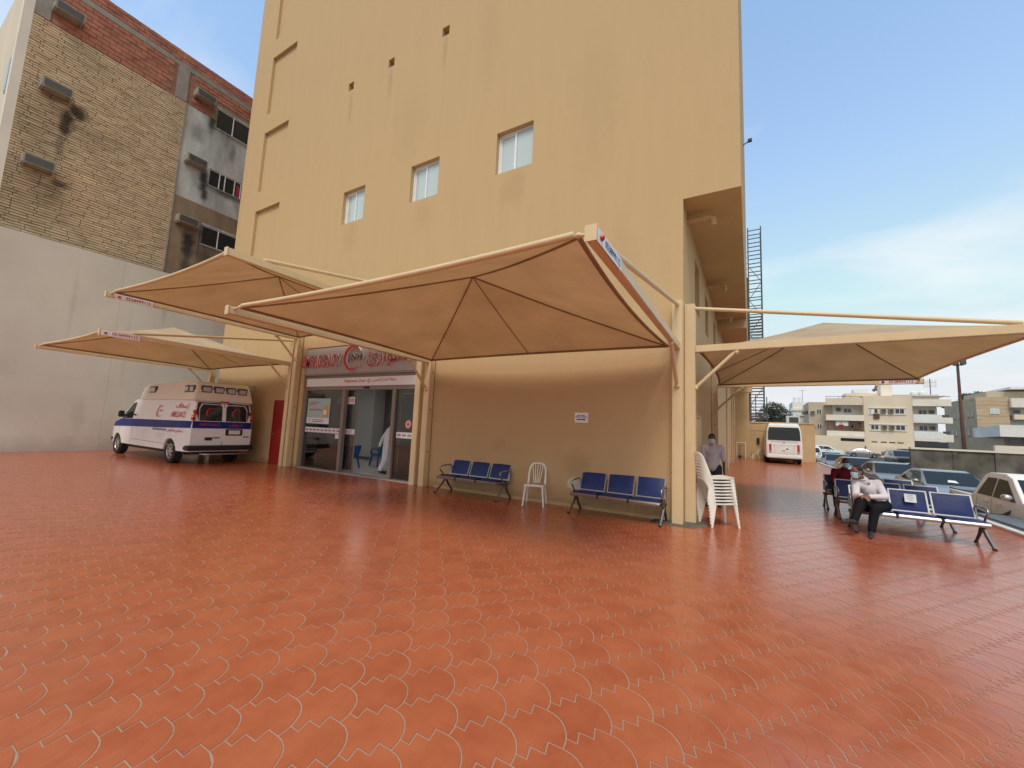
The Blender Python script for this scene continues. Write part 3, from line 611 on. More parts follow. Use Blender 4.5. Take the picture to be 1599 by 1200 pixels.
def lobby_chair(loc, rz, label):
    c = empty('lobby_chair', loc, rz); tag(c, label, 'chair', 'blue chairs in the lobby')
    MB().prism([(-.27, .44), (.25, .46), (.25, .41), (-.27, .38)], 'y', -.27, .27).build('seat', 'blue_plastic', c, False, bevel=.012)
    MB().prism([(-.30, .40), (-.22, .42), (-.33, .78), (-.39, .77)], 'y', -.27, .27).build('backrest', 'blue_plastic', c, False, bevel=.015)
    for s in (-1, 1):
        MB().tube([(-.3, s*.29, .62), (.1, s*.30, .64), (.2, s*.30, .58), (.22, s*.29, .42)], .028, 8).build('armrest', 'blue_plastic', c, False, smooth=60)
        for x, xx in ((.22, .29), (-.24, -.33)): MB().bar((x, s*.24, .42), (xx, s*.29, 0.005), .05, .06, (1, 0, 0)).build('leg', 'blue_plastic', c, False, bevel=.01)
    return c
lobby_chair((-12.0, 9.45, 0), R(200), 'blue plastic armchair half hidden behind the left door post'); lobby_chair((-11.75, 10.75, 0), R(165), 'blue plastic armchair in the open doorway, beside the man in white'); lobby_chair((-12.9, 9.9, 0), R(15), 'blue plastic armchair behind the left glass pane')

for x, y in ((-15.2, 10.0), (-12.6, 10.6), (-10.0, 10.4), (-7.9, 10.0)):
    box('lobby_fill_panel', 'lobby_fill_glow', lob, x-.3, x+.3, y-.3, y+.3, 3.02, 3.045)  # unseen glowing panels, added under the ceiling to brighten the lobby
# ------------------------------------------------------------------ shade canopies
def canopy(label, mp, W, D, zb, rise, sign_side, sign_mat, group='tan fabric canopies', sign_at=.6):
    """mp(l, d, z): l along the wall, d outwards from the posts"""
    base = Vector(mp(W/2, 0, 0)); root = empty('shade_canopy', base); tag(root, label, 'canopy', group)
    P = lambda l, d, z: Vector(mp(l, d, z))
    for l in (0, W):
        ps = .095
        pb = MB().add([P(l+i*ps, j*ps, z) for z in (0, zb+.86) for i, j in ((-1, -1), (1, -1), (1, 1), (-1, 1))], [(0, 1, 2, 3), (4, 5, 6, 7), (0, 1, 5, 4), (1, 2, 6, 5), (2, 3, 7, 6), (3, 0, 4, 7)]).build('post', 'cream_metal', root, bevel=.012)
        bz = zb-.02
        bb = MB()
        sec = [(-.05, -.068), (.05, -.068), (.05, .068), (-.05, .068)]
        bb.add([P(l+i, d, bz+zz+z) for d, zz in ((.095, -.02), (D, .02)) for i, z in sec], [(0, 1, 2, 3), (4, 5, 6, 7), (0, 1, 5, 4), (1, 2, 6, 5), (2, 3, 7, 6), (3, 0, 4, 7)])
        beam = bb.build('beam', 'cream_metal', root, bevel=.010)
        MB().add([P(l+i*.056, d, bz+.02+z*.075) for d in (D+.001, D+.012) for i, z in ((-1, -1), (1, -1), (1, 1), (-1, 1))], [(0, 1, 2, 3), (4, 5, 6, 7), (0, 1, 5, 4), (1, 2, 6, 5), (2, 3, 7, 6), (3, 0, 4, 7)]).build('end_plate', 'cream_metal', beam)
        MB().tube([P(l, .08, zb+.78), P(l, D-.62, zb+.085)], .036, 10).build('tie_rod', 'cream_metal', root, smooth=50)
        MB().tube([P(l, .09, zb-.80), P(l, .80, zb-.10)], .034, 10).build('brace', 'cream_metal', root, smooth=50)
        for d, z in ((.1, zb-.80), (.80, zb-.13)): MB().ell(P(l, d, z), (.05, .05, .05), nu=8, nv=6).build('bracket', 'cream_metal', root, smooth=60)
        for z in (.9, 2.0, zb-.35): MB().ell(P(l+(-.1 if l else .1), 0, z), (.02, .02, .02), nu=6, nv=4).build('bolt', 'dark_metal', root)
    e = .16; l0, l1, d0, d1 = e, W-e, .14, D-.12
    zi, zo = zb-.03, zb+.06
    def surf(u, v):                                   # u along the wall, v outwards, both in -1..1
        bow_u = 1-.035*(1-v*v); bow_v = 1-.045*(1-u*u)
        l = (l0+l1)/2 + (l1-l0)/2*u*bow_u; d = (d0+d1)/2 + (d1-d0)/2*v*bow_v
        m_ = max(abs(u), abs(v)); h = (1-m_)
        z = zi + (zo-zi)*(v+1)/2 + rise*(h**1.03) - .015*math.sin(math.pi*min(1, m_))*(1-abs(abs(u)-abs(v)))
        for cu in (-1, 1):                            # tension folds running out of the corners
            for cv in (-1, 1):
                r_ = math.hypot(u-cu, v-cv)
                z += .010*math.exp(-((r_-.35)/.28)**2)*math.sin(11*math.atan2(v-cv, u-cu)+cu)*(1-m_**6)
        return P(l, d, z)
    n = 28; vv = [surf(-1+2*i/n, -1+2*j/n) for j in range(n+1) for i in range(n+1)]
    ff = []
    for j in range(n):
        for i in range(n):
            q0, q1, q2, q3 = j*(n+1)+i, j*(n+1)+i+1, (j+1)*(n+1)+i+1, (j+1)*(n+1)+i
            ff += [(q0, q1, q2), (q0, q2, q3)] if (i < n/2) == (j < n/2) else [(q0, q1, q3), (q1, q2, q3)]
    fb = MB().add(vv, ff).build('fabric', 'canopy_fabric', root, smooth=14, fix=False)
    dn = Vector((0, 0, -.02))
    for su in (-1, 1):
        for sv in (-1, 1): MB().tube([surf(su*t/14, sv*t/14)+dn for t in range(15)], .014, 6).build('seam', 'canopy_seam', fb, smooth=80)
    MB().tube([surf(0, -t/14)+dn for t in range(15)], .009, 6).build('seam', 'canopy_seam', fb, smooth=80)
    for q in (lambda t: surf(t, -1), lambda t: surf(-1, t), lambda t: surf(1, t)): MB().tube([q(-1+2*t/12) + Vector((0, 0, -.012)) for t in range(13)], .026, 8).build('hem', 'canopy_seam', fb, smooth=80)
    MB().tube([surf(-.985+1.97*t/12, 1)+Vector((0, 0, .02)) for t in range(13)], .034, 10).build('front_tube', 'cream_metal', root, smooth=60)
    for u in (-1, 1):
        for v in (-1, 1):
            c = surf(u, v); t = P(0 if u < 0 else W, d0-.1 if v < 0 else d1+.06, zb+.02)
            MB().tube([c, t], .018, 8).build('turnbuckle', 'cream_metal', root, smooth=60)
            MB().ell(c, (.04, .04, .028), nu=10, nv=6).build('corner_clamp', 'cream_metal', root, smooth=60)
    return root, P
sgn = []
def phone_sign(root, loc, right, mat):
    r_ = Vector(right); n_ = r_.cross(Vector((0, 0, 1)))
    p = Vector(loc); m_ = MB(); m_.add([p + r_*i + Vector((0, 0, z)) + n_*q for q in (0, .006) for i, z in ((0, 0), (.74, 0), (.74, .13), (0, .13))], [(0, 1, 2, 3), (4, 5, 6, 7), (0, 1, 5, 4), (1, 2, 6, 5), (2, 3, 7, 6), (3, 0, 4, 7)])
    s_ = m_.build('phone_plate', 'white_panel', root)
    text('digits', '0538999112', .50, mat, s_, p + r_*.20 + Vector((0, 0, .027)) + n_*.009, right, (0, 0, 1), .075, bold=.015)
    MB().ell(p + r_*.08 + n_*.008 + Vector((0, 0, .065)), (.035, .035, .03), nu=8, nv=6).build('phone_mark', 'sign_red', s_); return s_
c1, P1 = canopy('lower tan canopy above the ambulance, nearest the grey wall', lambda l, d, z: (-19.3+l, 8.23-d, z), 5.62, 4.9, 3.50, .92, 1, 'sign_red')
phone_sign(c1, (-13.68+.053, 8.23-4.88, 3.42), (0, 1, 0), 'sign_red')
c2, P2 = canopy('highest tan canopy, raised behind the front canopy left of the entrance', lambda l, d, z: (-13.42+l, 8.23-d, z), 5.70, 4.95, 4.40, .86, 1, 'sign_red')
phone_sign(c2, (-13.42+.053, 8.23-4.8, 4.315), (0, 1, 0), 'sign_red')
c3, P3 = canopy('large tan canopy in front of the bench wall, seen from below', lambda l, d, z: (-7.40+l, 8.23-d, z), 6.22, 4.97, 3.33, .95, 1, 'print_blue')
phone_sign(c3, (-1.18+.053, 8.23-4.95, 3.25), (0, 1, 0), 'print_blue')
c4, P4 = canopy('tan canopy beside the side wall, over the waiting benches', lambda l, d, z: (-1.0+d, 8.56+l, z), 6.3, 5.0, 3.33, 1.04, 1, 'sign_red')
phone_sign(c4, (3.1, 8.56+6.3-.053, 3.26), (1, 0, 0), 'sign_red')
MB().tube([(3.05, 14.8, 3.26), (3.0, 14.75, 3.12)], .03, 8).tube([(3.02, 14.75, 3.12), (2.95, 14.72, 3.08)], .04, 10).build('spot_lamp', 'cream_metal', c4)
# ------------------------------------------------------------------ left side: grey boundary wall and brick apartment block
gw = empty('boundary_wall', (-22.4, 0, 0)); tag(gw, 'tall smooth grey plastered boundary wall behind the ambulance', 'wall')
GX = -22.3
def gpanel(y0, y1, z0, z1): box('wall_panel', 'grey_plaster', gw, GX-.2, GX, y0+.0025, y1-.0025, z0+.0025, z1-.0025)
box('wall_core', 'joint_dark', gw, GX-.3, GX-.012, -8, 30, 0, 7.74)
ys = [-8, -4.6, -1.2, 2.35, 5.9, 9.4, 12.9, 16.4, 20, 30]
for i in range(len(ys)-1):
    for z0, z1 in ((0, 2.75), (2.75, 7.78)): gpanel(ys[i], ys[i+1], z0, z1)
MB().box(GX-.32, GX+.03, -8, 2.35, 7.785, 7.98).build('coping', 'grey_plaster', gw, bevel=.01)
ks = MB().box(-22.25, -21.4, 2.6, 3.35, 0, .05).build('concrete_slab', 'kerb_white', bevel=.015); tag(ks, 'small pale concrete slab lying at the foot of the grey wall', 'slab')
bb = empty('brick_building', (-25, 6, 0)); tag(bb, 'tan and red brick apartment block rising behind the grey wall', 'building')
BX = -23.2
Y0, Y1, ZT = 2.52, 7.42, 16.45
box('wall_core', 'tan_mortar', bb, -32, BX-.014, Y0+.02, 24, 0, 18.85)
# tan bricks
brick_mesh = {}
def piece(name, mat, w_, h_, d_=.05, bev=.008):
    key = (name, round(w_, 3), round(h_, 3))
    if key not in brick_mesh:
        me = bpy.data.meshes.new(name); bm = bmesh.new(); bmesh.ops.create_cube(bm, size=1)
        for v in bm.verts: v.co = (v.co.x*d_, v.co.y*w_, v.co.z*h_)
        for v in bm.verts:
            if v.co.x > 0: v.co.y *= 1-bev*2/w_; v.co.z *= 1-bev*2/h_
        bm.to_mesh(me); bm.free(); me.materials.append(MATS[mat]); brick_mesh[key] = me
    return brick_mesh[key]
spots = []
H_ = .104; nz = int((ZT-7.6)/H_)
for j in range(nz):
    z = ZT - H_*(j+.5); y = Y0 + random.uniform(0, .3)
    lens = []
    yy = Y0
    first = random.choice((.14, .22, .3, .38))
    while yy < Y1-.02:
        l_ = first if yy == Y0 else random.choice((.44, .50, .58, .64))
        l_ = min(l_, Y1-yy)
        if Y1-(yy+l_) < .12: l_ = Y1-yy
        spots.append((yy+l_/2, z, round(l_-.014, 2))); yy += l_
spots.sort(key=lambda s: -s[2]/((s[0])**2 + 540 + (s[1]-1.6)**2))
rnd = random.Random(3)
def place_piece(nm, mat, y, z, l_, h_, parent):
    o = bpy.data.objects.new(nm, piece(nm, mat, l_, h_)); col.objects.link(o); o.parent = parent
    o.location = Vector((BX-.018+rnd.uniform(-.007, .012), y, z)) - wloc(parent)
for y, z, l_ in spots[:300]: place_piece('brick', 'tan_brick', y, z, l_, H_-.016, bb)
m = MB()
for y, z, l_ in spots[300:]:
    dx = rnd.uniform(-.007, .012); h = (H_-.016)/2
    m.add([(BX-.043, y-l_/2, z-h), (BX-.043, y+l_/2, z-h), (BX-.043, y+l_/2, z+h), (BX-.043, y-l_/2, z+h), (BX+.007+dx, y-l_/2+.008, z-h+.008), (BX+.007+dx, y+l_/2-.008, z-h+.008), (BX+.007+dx, y+l_/2-.008, z+h-.008), (BX+.007+dx, y-l_/2+.008, z+h-.008)], [(4, 5, 6, 7), (0, 1, 5, 4), (1, 2, 6, 5), (2, 3, 7, 6), (3, 0, 4, 7)])
o = m.build('brick_field', 'tan_brick', bb); tag(o, None, kind='stuff')
# red hollow blocks above, with a concrete beam and column
box('red_backing', 'red_mortar', bb, BX-.2, BX-.012, Y0, 20, ZT, 18.83)
box('concrete_beam', 'concrete_raw', bb, BX-.1, BX+.012, Y0, 20, 18.08, 18.32)
box('concrete_column', 'concrete_raw', bb, BX-.1, BX+.016, 6.95, 7.40, ZT+.03, 18.078); box('concrete_column', 'concrete_raw', bb, BX-.1, BX+.016, Y0+.02, 2.95, ZT+.03, 18.078)
rb = []
for z0, z1, n in ((ZT+.02, 18.07, 8), (18.33, 18.88, 3)):
    h = (z1-z0)/n
    for j in range(n):
        y = 2.6 + (.2 if j % 2 else 0)
        while y < 13:
            l_ = .40
            c = y+l_/2
            if c > 8.45 and z0+h*(j+.5) < 17.4: y += l_; continue
            if not (z1 < 18.2 and (6.93 < c+.2 and c-.2 < 7.42 or c-.2 < 2.98)): rb.append((c, z0+h*(j+.5), .385, h-.014))
            y += l_
rb.sort(key=lambda s: s[0])
for c, z, l_, h in rb[:300]: place_piece('red_block', 'red_block', c, z, l_, round(h, 3), bb)
# plastered part right of the bricks
box('white_plaster', 'old_white', bb, BX-.1, BX-.006, Y1+.004, 24, 11.85, ZT-.003); box('brown_plaster', 'old_brown', bb, BX-.1, BX-.004, 8.5, 24, ZT+.002, 17.42); box('brown_plaster', 'old_brown', bb, BX-.1, BX-.004, Y1+.004, 24, 6.0, 11.848)
box('edge_strip', 'concrete_raw', bb, BX-.05, BX+.02, Y1-.01, Y1+.035, 7.5, ZT)
def old_window(z0, z1, sashes, red=False):
    y0, y1 = 8.72, 10.75
    fr_ = MB().box(BX-.004, BX+.03, y0-.05, y1, z1, z1+.09).box(BX-.004, BX+.05, y0-.08, y1, z0-.06, z0).build('window', 'old_white', bb, fix=False)
    box('pane', 'dark_glass', fr_, BX-.008, BX-.001, y0, y1, z0, z1)
    for t in sashes: box('mullion', 'alu_white', fr_, BX-.001, BX+.02, t-.02, t+.02, z0, z1)
    box('sash_rail', 'alu_white', fr_, BX-.001, BX+.015, y0, y1, z1-.05, z1-.02)
    if red: box('curtain', 'cloth_red', fr_, BX-.002, BX+.004, 9.95, 10.15, z0+.05, z1-.2)
    return fr_
old_window(16.1, 17.15, (9.45, 10.4)); old_window(13.02, 13.87, (9.15, 9.4, 9.85, 10.15), True); old_window(9.95, 10.9, (9.4, 10.3))
MB().tube([(BX+.03, 8.6, 9.3), (BX+.03, 8.62, 10.9)], .02, 6).tube([(BX+.03, 8.62, 10.6), (BX+.03, 8.95, 9.5)], .015, 6).build('conduit', 'dark_metal', bb)
# soot stains with ragged outlines below the air conditioners: real dirt on the wall, kept in its materials
def add_stains(mat, spots, colr, front=False):
    t = MATS[mat].node_tree; b = t.nodes['Principled BSDF']; nn = t.nodes.new; ln = t.links.new
    src = b.inputs['Base Color'].links[0].from_socket
    g = nn('ShaderNodeNewGeometry'); nz_ = nn('ShaderNodeTexNoise'); nz_.inputs['Scale'].default_value = 3.2; nz_.inputs['Detail'].default_value = 5; ln(g.outputs['Position'], nz_.inputs['Vector'])
    tot = None
    for (y, z, ry, rz, k) in spots:
        mp = nn('ShaderNodeMapping'); mp.vector_type = 'POINT'; mp.inputs['Location'].default_value = (-y/ry if front else 0, 0 if front else -y/ry, -z/rz); mp.inputs['Scale'].default_value = (1/ry if front else 0, 0 if front else 1/ry, 1/rz); ln(g.outputs['Position'], mp.inputs[0])
        le = nn('ShaderNodeVectorMath'); le.operation = 'LENGTH'; ln(mp.outputs[0], le.inputs[0])
        ad = nn('ShaderNodeMath'); ad.operation = 'MULTIPLY_ADD'; ln(nz_.outputs[0], ad.inputs[0]); ad.inputs[1].default_value = 1.0; ln(le.outputs['Value'], ad.inputs[2])
        mr = nn('ShaderNodeMapRange'); ln(ad.outputs[0], mr.inputs[0]); mr.inputs[1].default_value = .85; mr.inputs[2].default_value = 1.45; mr.inputs[3].default_value = k; mr.inputs[4].default_value = 0
        if tot is None: tot = mr.outputs[0]
        else:
            mx = nn('ShaderNodeMath'); mx.operation = 'MAXIMUM'; ln(tot, mx.inputs[0]); ln(mr.outputs[0], mx.inputs[1]); tot = mx.outputs[0]
    mi = nn('ShaderNodeMix'); mi.data_type = 'RGBA'; ln(tot, mi.inputs[0]); ln(src, mi.inputs[6]); mi.inputs[7].default_value = (*colr, 1); ln(mi.outputs[2], b.inputs['Base Color'])
add_stains('grey_plaster', [(0, -.1, 60, .75, .3), (4.6, 5.6, .12, 1.6, .15), (6.3, 4.4, .10, 2.2, .12), (3.1, 3.0, .5, .6, .12), (7.4, 6.5, .15, 1.5, .3), (5.2, 1.4, .3, .9, .15)], (.20, .175, .14))
add_stains('stucco', [(-4.3, -.05, 40, .30, .5), (-11.4, 7.7, .5, .7, .16), (-8.2, 7.7, .5, .7, .14), (-5.15, 7.7, .5, .7, .18), (-2.3, 5.0, .4, 1.6, .12), (-6.1, 12.4, .5, 2.2, .10), (-12.0, 12.6, .12, .8, .3), (-10.05, 12.7, .12, .8, .28), (-7.75, 12.8, .12, .8, .3), (-5.2, 1.2, .25, .2, .25), (-3.2, .9, .4, .35, .3), (-9.0, 10.8, .9, 1.6, .10), (-3.0, 9.2, .8, 2.4, .10)], (.30, .20, .10), True)
brick_dirt = [(4.05, 13.42, .42, .42, .88), (3.84, 13.0, .30, .62, .87), (3.78, 12.55, .24, .5, .85), (3.72, 11.8, .22, .9, .5), (3.3, 13.6, .6, .3, .45), (3.0, 12.7, .5, .5, .3), (3.9, 10.3, .4, .25, .7), (5.0, 12.8, 1.2, .5, .2), (3.2, 12.2, 1.1, 2.2, .25), (3.0, 9.6, 1.5, 2.0, .28), (3.75, 9.9, .5, .9, .35)]
for mt in ('tan_brick', 'tan_mortar'): add_stains(mt, brick_dirt, (.035, .026, .02))
add_stains('old_white', [(8.5, 13.1, .3, .8, .95), (8.55, 16.3, .25, .9, .9), (8.6, 12.4, .2, .5, .9), (9.6, 15.2, .2, .7, .5), (9.5, 12.9, 1.2, .25, .6), (8.0, 15.4, .4, .8, .4)], (.04, .034, .03))
add_stains('old_brown', [(8.2, 9.7, .35, 1.1, .9), (8.2, 8.6, .3, .9, .7), (9.0, 9.2, .5, .7, .5)], (.03, .024, .02))
# corner strip and front face of the block
box('corner_pier', 'balcony_white', bb, BX-.35, BX+.004, Y0-.24, Y0+.016, 0, 19.2)
box('front_face', 'apartment_cream', bb, -32, BX-.352, Y0-.12, Y0-.1, 0, 18.9)
fw_ = MB().box(-24.8, -24.3, Y0-.17, Y0-.122, 13.6, 15.0).build('front_window', 'alu_white', bb, fix=False); box('pane', 'dark_glass', fw_, -24.75, -24.35, Y0-.18, Y0-.172, 13.65, 14.95)
def ac_unit(y, z, label, w_=.82, h_=.36):
    c = empty('air_conditioner', (BX, y, z)); tag(c, label, 'air conditioner', 'window air conditioners on the brick block')
    MB().box(0, .42, -w_/2, w_/2, -h_/2, h_/2).build('housing', 'ac_beige', c, False, bevel=.012)
    MB().box(.421, .428, -w_/2+.05, w_/2-.05, -h_/2+.04, h_/2-.04).build('grille', 'dark_metal', c, False)
    g = MB()
    for i in range(6):
        zz = -h_/2+.06+(h_-.12)*i/5; g.box(.428, .436, -w_/2+.05, w_/2-.05, zz-.003, zz+.003)
    g.build('louvre', 'concrete_raw', c, False, fix=False)
    for q in (-1, 1): MB().bar((0, q*(w_/2-.05), -h_/2-.025), (.45, q*(w_/2-.05), -h_/2-.025), .04, .04).build('bracket', 'concrete_raw', c, False)
    return c
ac_unit(3.36, 17.12, 'dirty window air conditioner among the red blocks near the roof'); ac_unit(3.38, 13.85, 'window air conditioner above the large black soot stain on tan bricks')
ac_unit(3.26, 10.7, 'lowest window air conditioner on the tan bricks, above the grey wall'); ac_unit(8.04, 17.15, 'window air conditioner at the top of the white plaster, under red blocks')
ac_unit(8.02, 13.75, 'window air conditioner in the white plaster beside the barred window'); ac_unit(7.99, 10.7, 'window air conditioner in the brown plaster just above the canopies')
bal = empty('round_balcony', (-27, .6, 9.5)); tag(bal, 'edge of a grey balcony at the far left of the picture', 'balcony')
MB().tube([(-26.2, 1.3, 11.3), (-26.2, 1.3, 11.9)], .75, 20).build('parapet', 'grey_plaster', bal, smooth=40); MB().tube([(-26.2, 1.3, 10.6), (-26.2, 1.3, 10.8)], .7, 20).build('slab', 'rust', bal, smooth=40)
MB().tube([(-26.2, 1.3, 0), (-26.2, 1.3, 10.6)], .25, 12).build('column', 'grey_plaster', bal, smooth=40)
# ------------------------------------------------------------------ waiting benches
def make_bench():
    r = empty('waiting_bench', (0, 0, 0))
    MB().box(-.86, .86, .02, .10, .30, .345).build('beam', 'dark_metal', r, False, bevel=.006)
    for i in (-1, 0, 1):
        cx = i*.575; x0, x1 = cx-.268, cx+.268
        st = MB().prism([(-.325, .335), (-.335, .375), (-.315, .402), (-.2, .402), (.12, .372), (.2, .385), (.2, .365), (.1, .345), (-.2, .37), (-.29, .36)], 'x', x0, x1).build('seat', 'silver_metal', r, False, bevel=.006, smooth=40)
        MB().prism([(-.285, .405), (-.2, .428), (0, .415), (.13, .398), (.185, .40), (.13, .376), (-.2, .405)], 'x', x0+.02, x1-.02).build('seat_pad', 'blue_vinyl', st, False, bevel=.008, smooth=50)
        # reclined back: frame of four bars round a padded panel
        def bp(x, t, d=0): return (x, .195+.155*t+d*.93, .405+.375*t-d*.38)
        fr_ = MB()
        for p, q in ((bp(x0+.012, 0), bp(x0+.012, 1)), (bp(x1-.012, 0), bp(x1-.012, 1)), (bp(x0, .985), bp(x1, .985)), (bp(x0, .02), bp(x1, .02))): fr_.bar(p, q, .026, .026, (0, -1, .4))
        fb = fr_.build('backrest', 'silver_metal', r, False, bevel=.004)
        pad = MB(); n = 8; vv = []
        for j in range(n+1):
            for k_ in range(n+1):
                u, v = k_/n, j/n; bul = .016*(1-(2*u-1)**4)*(1-(2*v-1)**4)
                vv.append(bp(x0+.024+(x1-x0-.048)*u, .04+.92*v, -.012-bul))
        for j in range(n+1):
            for k_ in range(n+1): vv.append(bp(x0+.024+(x1-x0-.048)*k_/n, .04+.92*j/n, .008))
        N1 = (n+1)**2; ff = [(b_+j*(n+1)+i_, b_+j*(n+1)+i_+1, b_+(j+1)*(n+1)+i_+1, b_+(j+1)*(n+1)+i_) for b_ in (0, N1) for j in range(n) for i_ in range(n)]
        rim = [i_ for i_ in range(n)] + [i_*(n+1)+n for i_ in range(n)] + [n*(n+1)+n-i_ for i_ in range(n)] + [(n-i_)*(n+1) for i_ in range(n)]
        ff += [(rim[i_], rim[(i_+1) % len(rim)], rim[(i_+1) % len(rim)]+N1, rim[i_]+N1) for i_ in range(len(rim))]
        MB().add(vv, ff).build('back_pad', 'blue_vinyl', fb, False, smooth=50)
        MB().box(cx-.05, cx+.05, -.1, .16, .335, .37).build('bracket', 'dark_metal', st, False)
    for i in (-.5, .5): MB().box(i*.575-.024, i*.575+.024, -.318, .1, .335, .385).build('spacer', 'black_plastic', r, False, bevel=.008)
    for s in (-1, 1):
        x = s*.855
        MB().tube([(x, .20, .40), (x, .245, .60), (x, .20, .635), (x, -.10, .625), (x, -.19, .60), (x, -.20, .54), (x, -.12, .48), (x, -.05, .40)], .017, 8).build('armrest', 'silver_metal', r, False, smooth=60)
        MB().tube([(x, .06, .33), (x, -.10, .18), (x, -.33, .015)], [.03, .026, .024], 10).build('leg', 'silver_metal', r, False, smooth=60)
        MB().tube([(x, .04, .33), (x, .14, .18), (x, .30, .015)], [.03, .024, .02], 10).build('leg', 'dark_metal', r, False, smooth=60)
        for y in (-.33, .30): MB().tube([(x, y, 0.001), (x, y, .02)], .03, 10).build('foot', 'black_rubber', r, False)
        MB().box(x-.035, x+.035, -.06, .14, .29, .36).build('leg_bracket', 'dark_metal', r, False, bevel=.008)
    return r
bench0 = make_bench(); used = []
def bench(x, y, rz, label, grp):
    o = bench0 if not used else copy_tree(bench0); used.append(1)
    o.location = (x, y, 0); o.rotation_euler = (0, 0, rz); tag(o, label, 'bench', grp); return o
bench(-5.66, 8.03, R(0), 'three-seat blue bench against the wall, next to the entrance posts', 'blue three-seat benches')
bench(-2.25, 8.02, R(-.5), 'three-seat blue bench against the wall, next to the corner posts', 'blue three-seat benches')
b1 = bench(2.48, 10.08, R(0), 'front waiting bench with a paper sheet on its middle backrest', 'blue three-seat benches')
bench(2.46, 11.50, R(0), 'middle one of the three waiting benches standing one behind another', 'blue three-seat benches')
bench(2.44, 12.95, R(0), 'rearmost waiting bench, where the man in maroon sits', 'blue three-seat benches')
ps = MB().add([(2.41, 10.247, .585), (2.57, 10.247, .585), (2.575, 10.305, .725), (2.415, 10.305, .725), (2.41, 10.25, .585), (2.57, 10.25, .585), (2.575, 10.308, .725), (2.415, 10.308, .725)], [(0, 1, 2, 3), (4, 5, 6, 7)]).build('paper_sheet', 'white_panel', fix=False); tag(ps, 'white paper sheet taped to the middle backrest of the front bench', 'notice')
for v in ps.data.vertices: v.co.y -= .022
for k_, (u0, u1) in enumerate(((.045, .12), (.03, .13), (.035, .125), (.05, .11))):
    zz = .70-.028*k_; yy = 10.247+(zz-.585)/.14*.058-.0235
    MB().quad((2.41+u0, yy, zz), (2.41+u1, yy, zz), (2.41+u1, yy+.004, zz+.009), (2.41+u0, yy+.004, zz+.009)).build('print_line', 'bin_grey', ps, fix=False)

# ------------------------------------------------------------------ white plastic chairs (front is +x)
def make_chair():
    r = empty('plastic_chair', (0, 0, 0))
    n = 8; vv = []; ff = []
    def sz(x, y): return .425 + .018*(x/.2) - .014*(1-(y/.2)**2)*(1-(x/.22)**2)
    for j in range(n+1):
        for i in range(n+1):
            x = -.20+.42*i/n; hw = .19+.02*i/n; y = -hw+2*hw*j/n; vv.append((x, y, sz(x, y)))
    N1 = len(vv); vv += [(x, y, z-.012) for x, y, z in vv]
    ff = [(b_+j*(n+1)+i, b_+j*(n+1)+i+1, b_+(j+1)*(n+1)+i+1, b_+(j+1)*(n+1)+i) for b_ in (0, N1) for j in range(n) for i in range(n)]
    rim = [i for i in range(n)] + [i*(n+1)+n for i in range(n)] + [n*(n+1)+n-i for i in range(n)] + [(n-i)*(n+1) for i in range(n)]
    ff += [(rim[i], rim[(i+1) % len(rim)], rim[(i+1) % len(rim)]+N1, rim[i]+N1) for i in range(len(rim))]
    st = MB().add(vv, ff).build('seat', 'white_plastic', r, False, smooth=50)
    MB().prism([(-.205, .425), (-.20, .397), (.215, .405), (.225, .435), (.20, .42)], 'y', -.205, -.19).prism([(-.205, .425), (-.20, .397), (.215, .405), (.225, .435), (.20, .42)], 'y', .19, .205).box(.205, .222, -.2, .2, .41, .437).build('seat_rim', 'white_plastic', st, False)
    arch = []
    for i in range(19):
        t = i/18; a = math.pi*t; y = -.205*math.copysign(abs(math.cos(a))**.62, math.cos(a)); h = .43 + .44*min(1, (math.sin(a))**.5)
        arch.append((-.195-.17*(h-.43)/.44, y*(1+.04*math.sin(a)), h))
    b = MB()
    k0 = len(b.v)
    for p in arch:
        for dx, s in ((-.012, 1), (.012, 1), (.012, .80), (-.012, .80)):
            cy, cz = 0, .62; b.v.append((p[0]+dx, cy+(p[1]-cy)*s, p[2] if p[2] < .5 else .5+(p[2]-.5)*(1 if s == 1 else .89)))
    for i in range(18):
        for j in range(4): b.f.append((k0+i*4+j, k0+i*4+(j+1) % 4, k0+(i+1)*4+(j+1) % 4, k0+(i+1)*4+j))
    bk = b.build('backrest', 'white_plastic', r, False, bevel=.004)
    for i in range(5):
        y0 = (i-2)*.030; y1 = (i-2)*.058
        MB().bar((-.205, y0, .44), (-.335, y1, .825-.010*abs(i-2)), .016, .010, (1, 0, 0)).build('slat', 'white_plastic', bk, False)
    for s in (-1, 1):
        for x, xx, w_ in ((.19, .235, 1), (-.185, -.265, 1)):
            m_ = MB(); m_.add([(x-.035, s*.195, .42), (x+.03, s*.195, .42), (x+.03, s*.16, .42), (x-.035, s*.16, .42), (xx-.018, s*.235, 0), (xx+.018, s*.235, 0), (xx+.018, s*.205, 0), (xx-.018, s*.205, 0)], [(0, 1, 2, 3), (4, 5, 6, 7), (0, 1, 5, 4), (1, 2, 6, 5), (2, 3, 7, 6), (3, 0, 4, 7)])
            m_.build('leg', 'white_plastic', r, False, bevel=.006)
    return r
ch0 = make_chair(); ch0.location = (-4.0, 7.98, 0); ch0.rotation_euler = (0, 0, R(-72)); tag(ch0, 'single white plastic chair standing between the two wall benches', 'chair')
ordn = ['lowest', 'second from the floor', 'third from the floor', 'fourth from the floor', 'fifth from the floor', 'sixth from the floor', 'third from the top', 'second from the top', 'topmost']
for i in range(9):
    o = copy_tree(ch0); o.location = (-.52-.006*i, 8.62-.003*i, .056*i); o.rotation_euler = (0, 0, R(33+random.uniform(-1, 1)))
    tag(o, 'white plastic chair in the stack by the corner, ' + ordn[i], 'chair', 'stacked white plastic chairs')
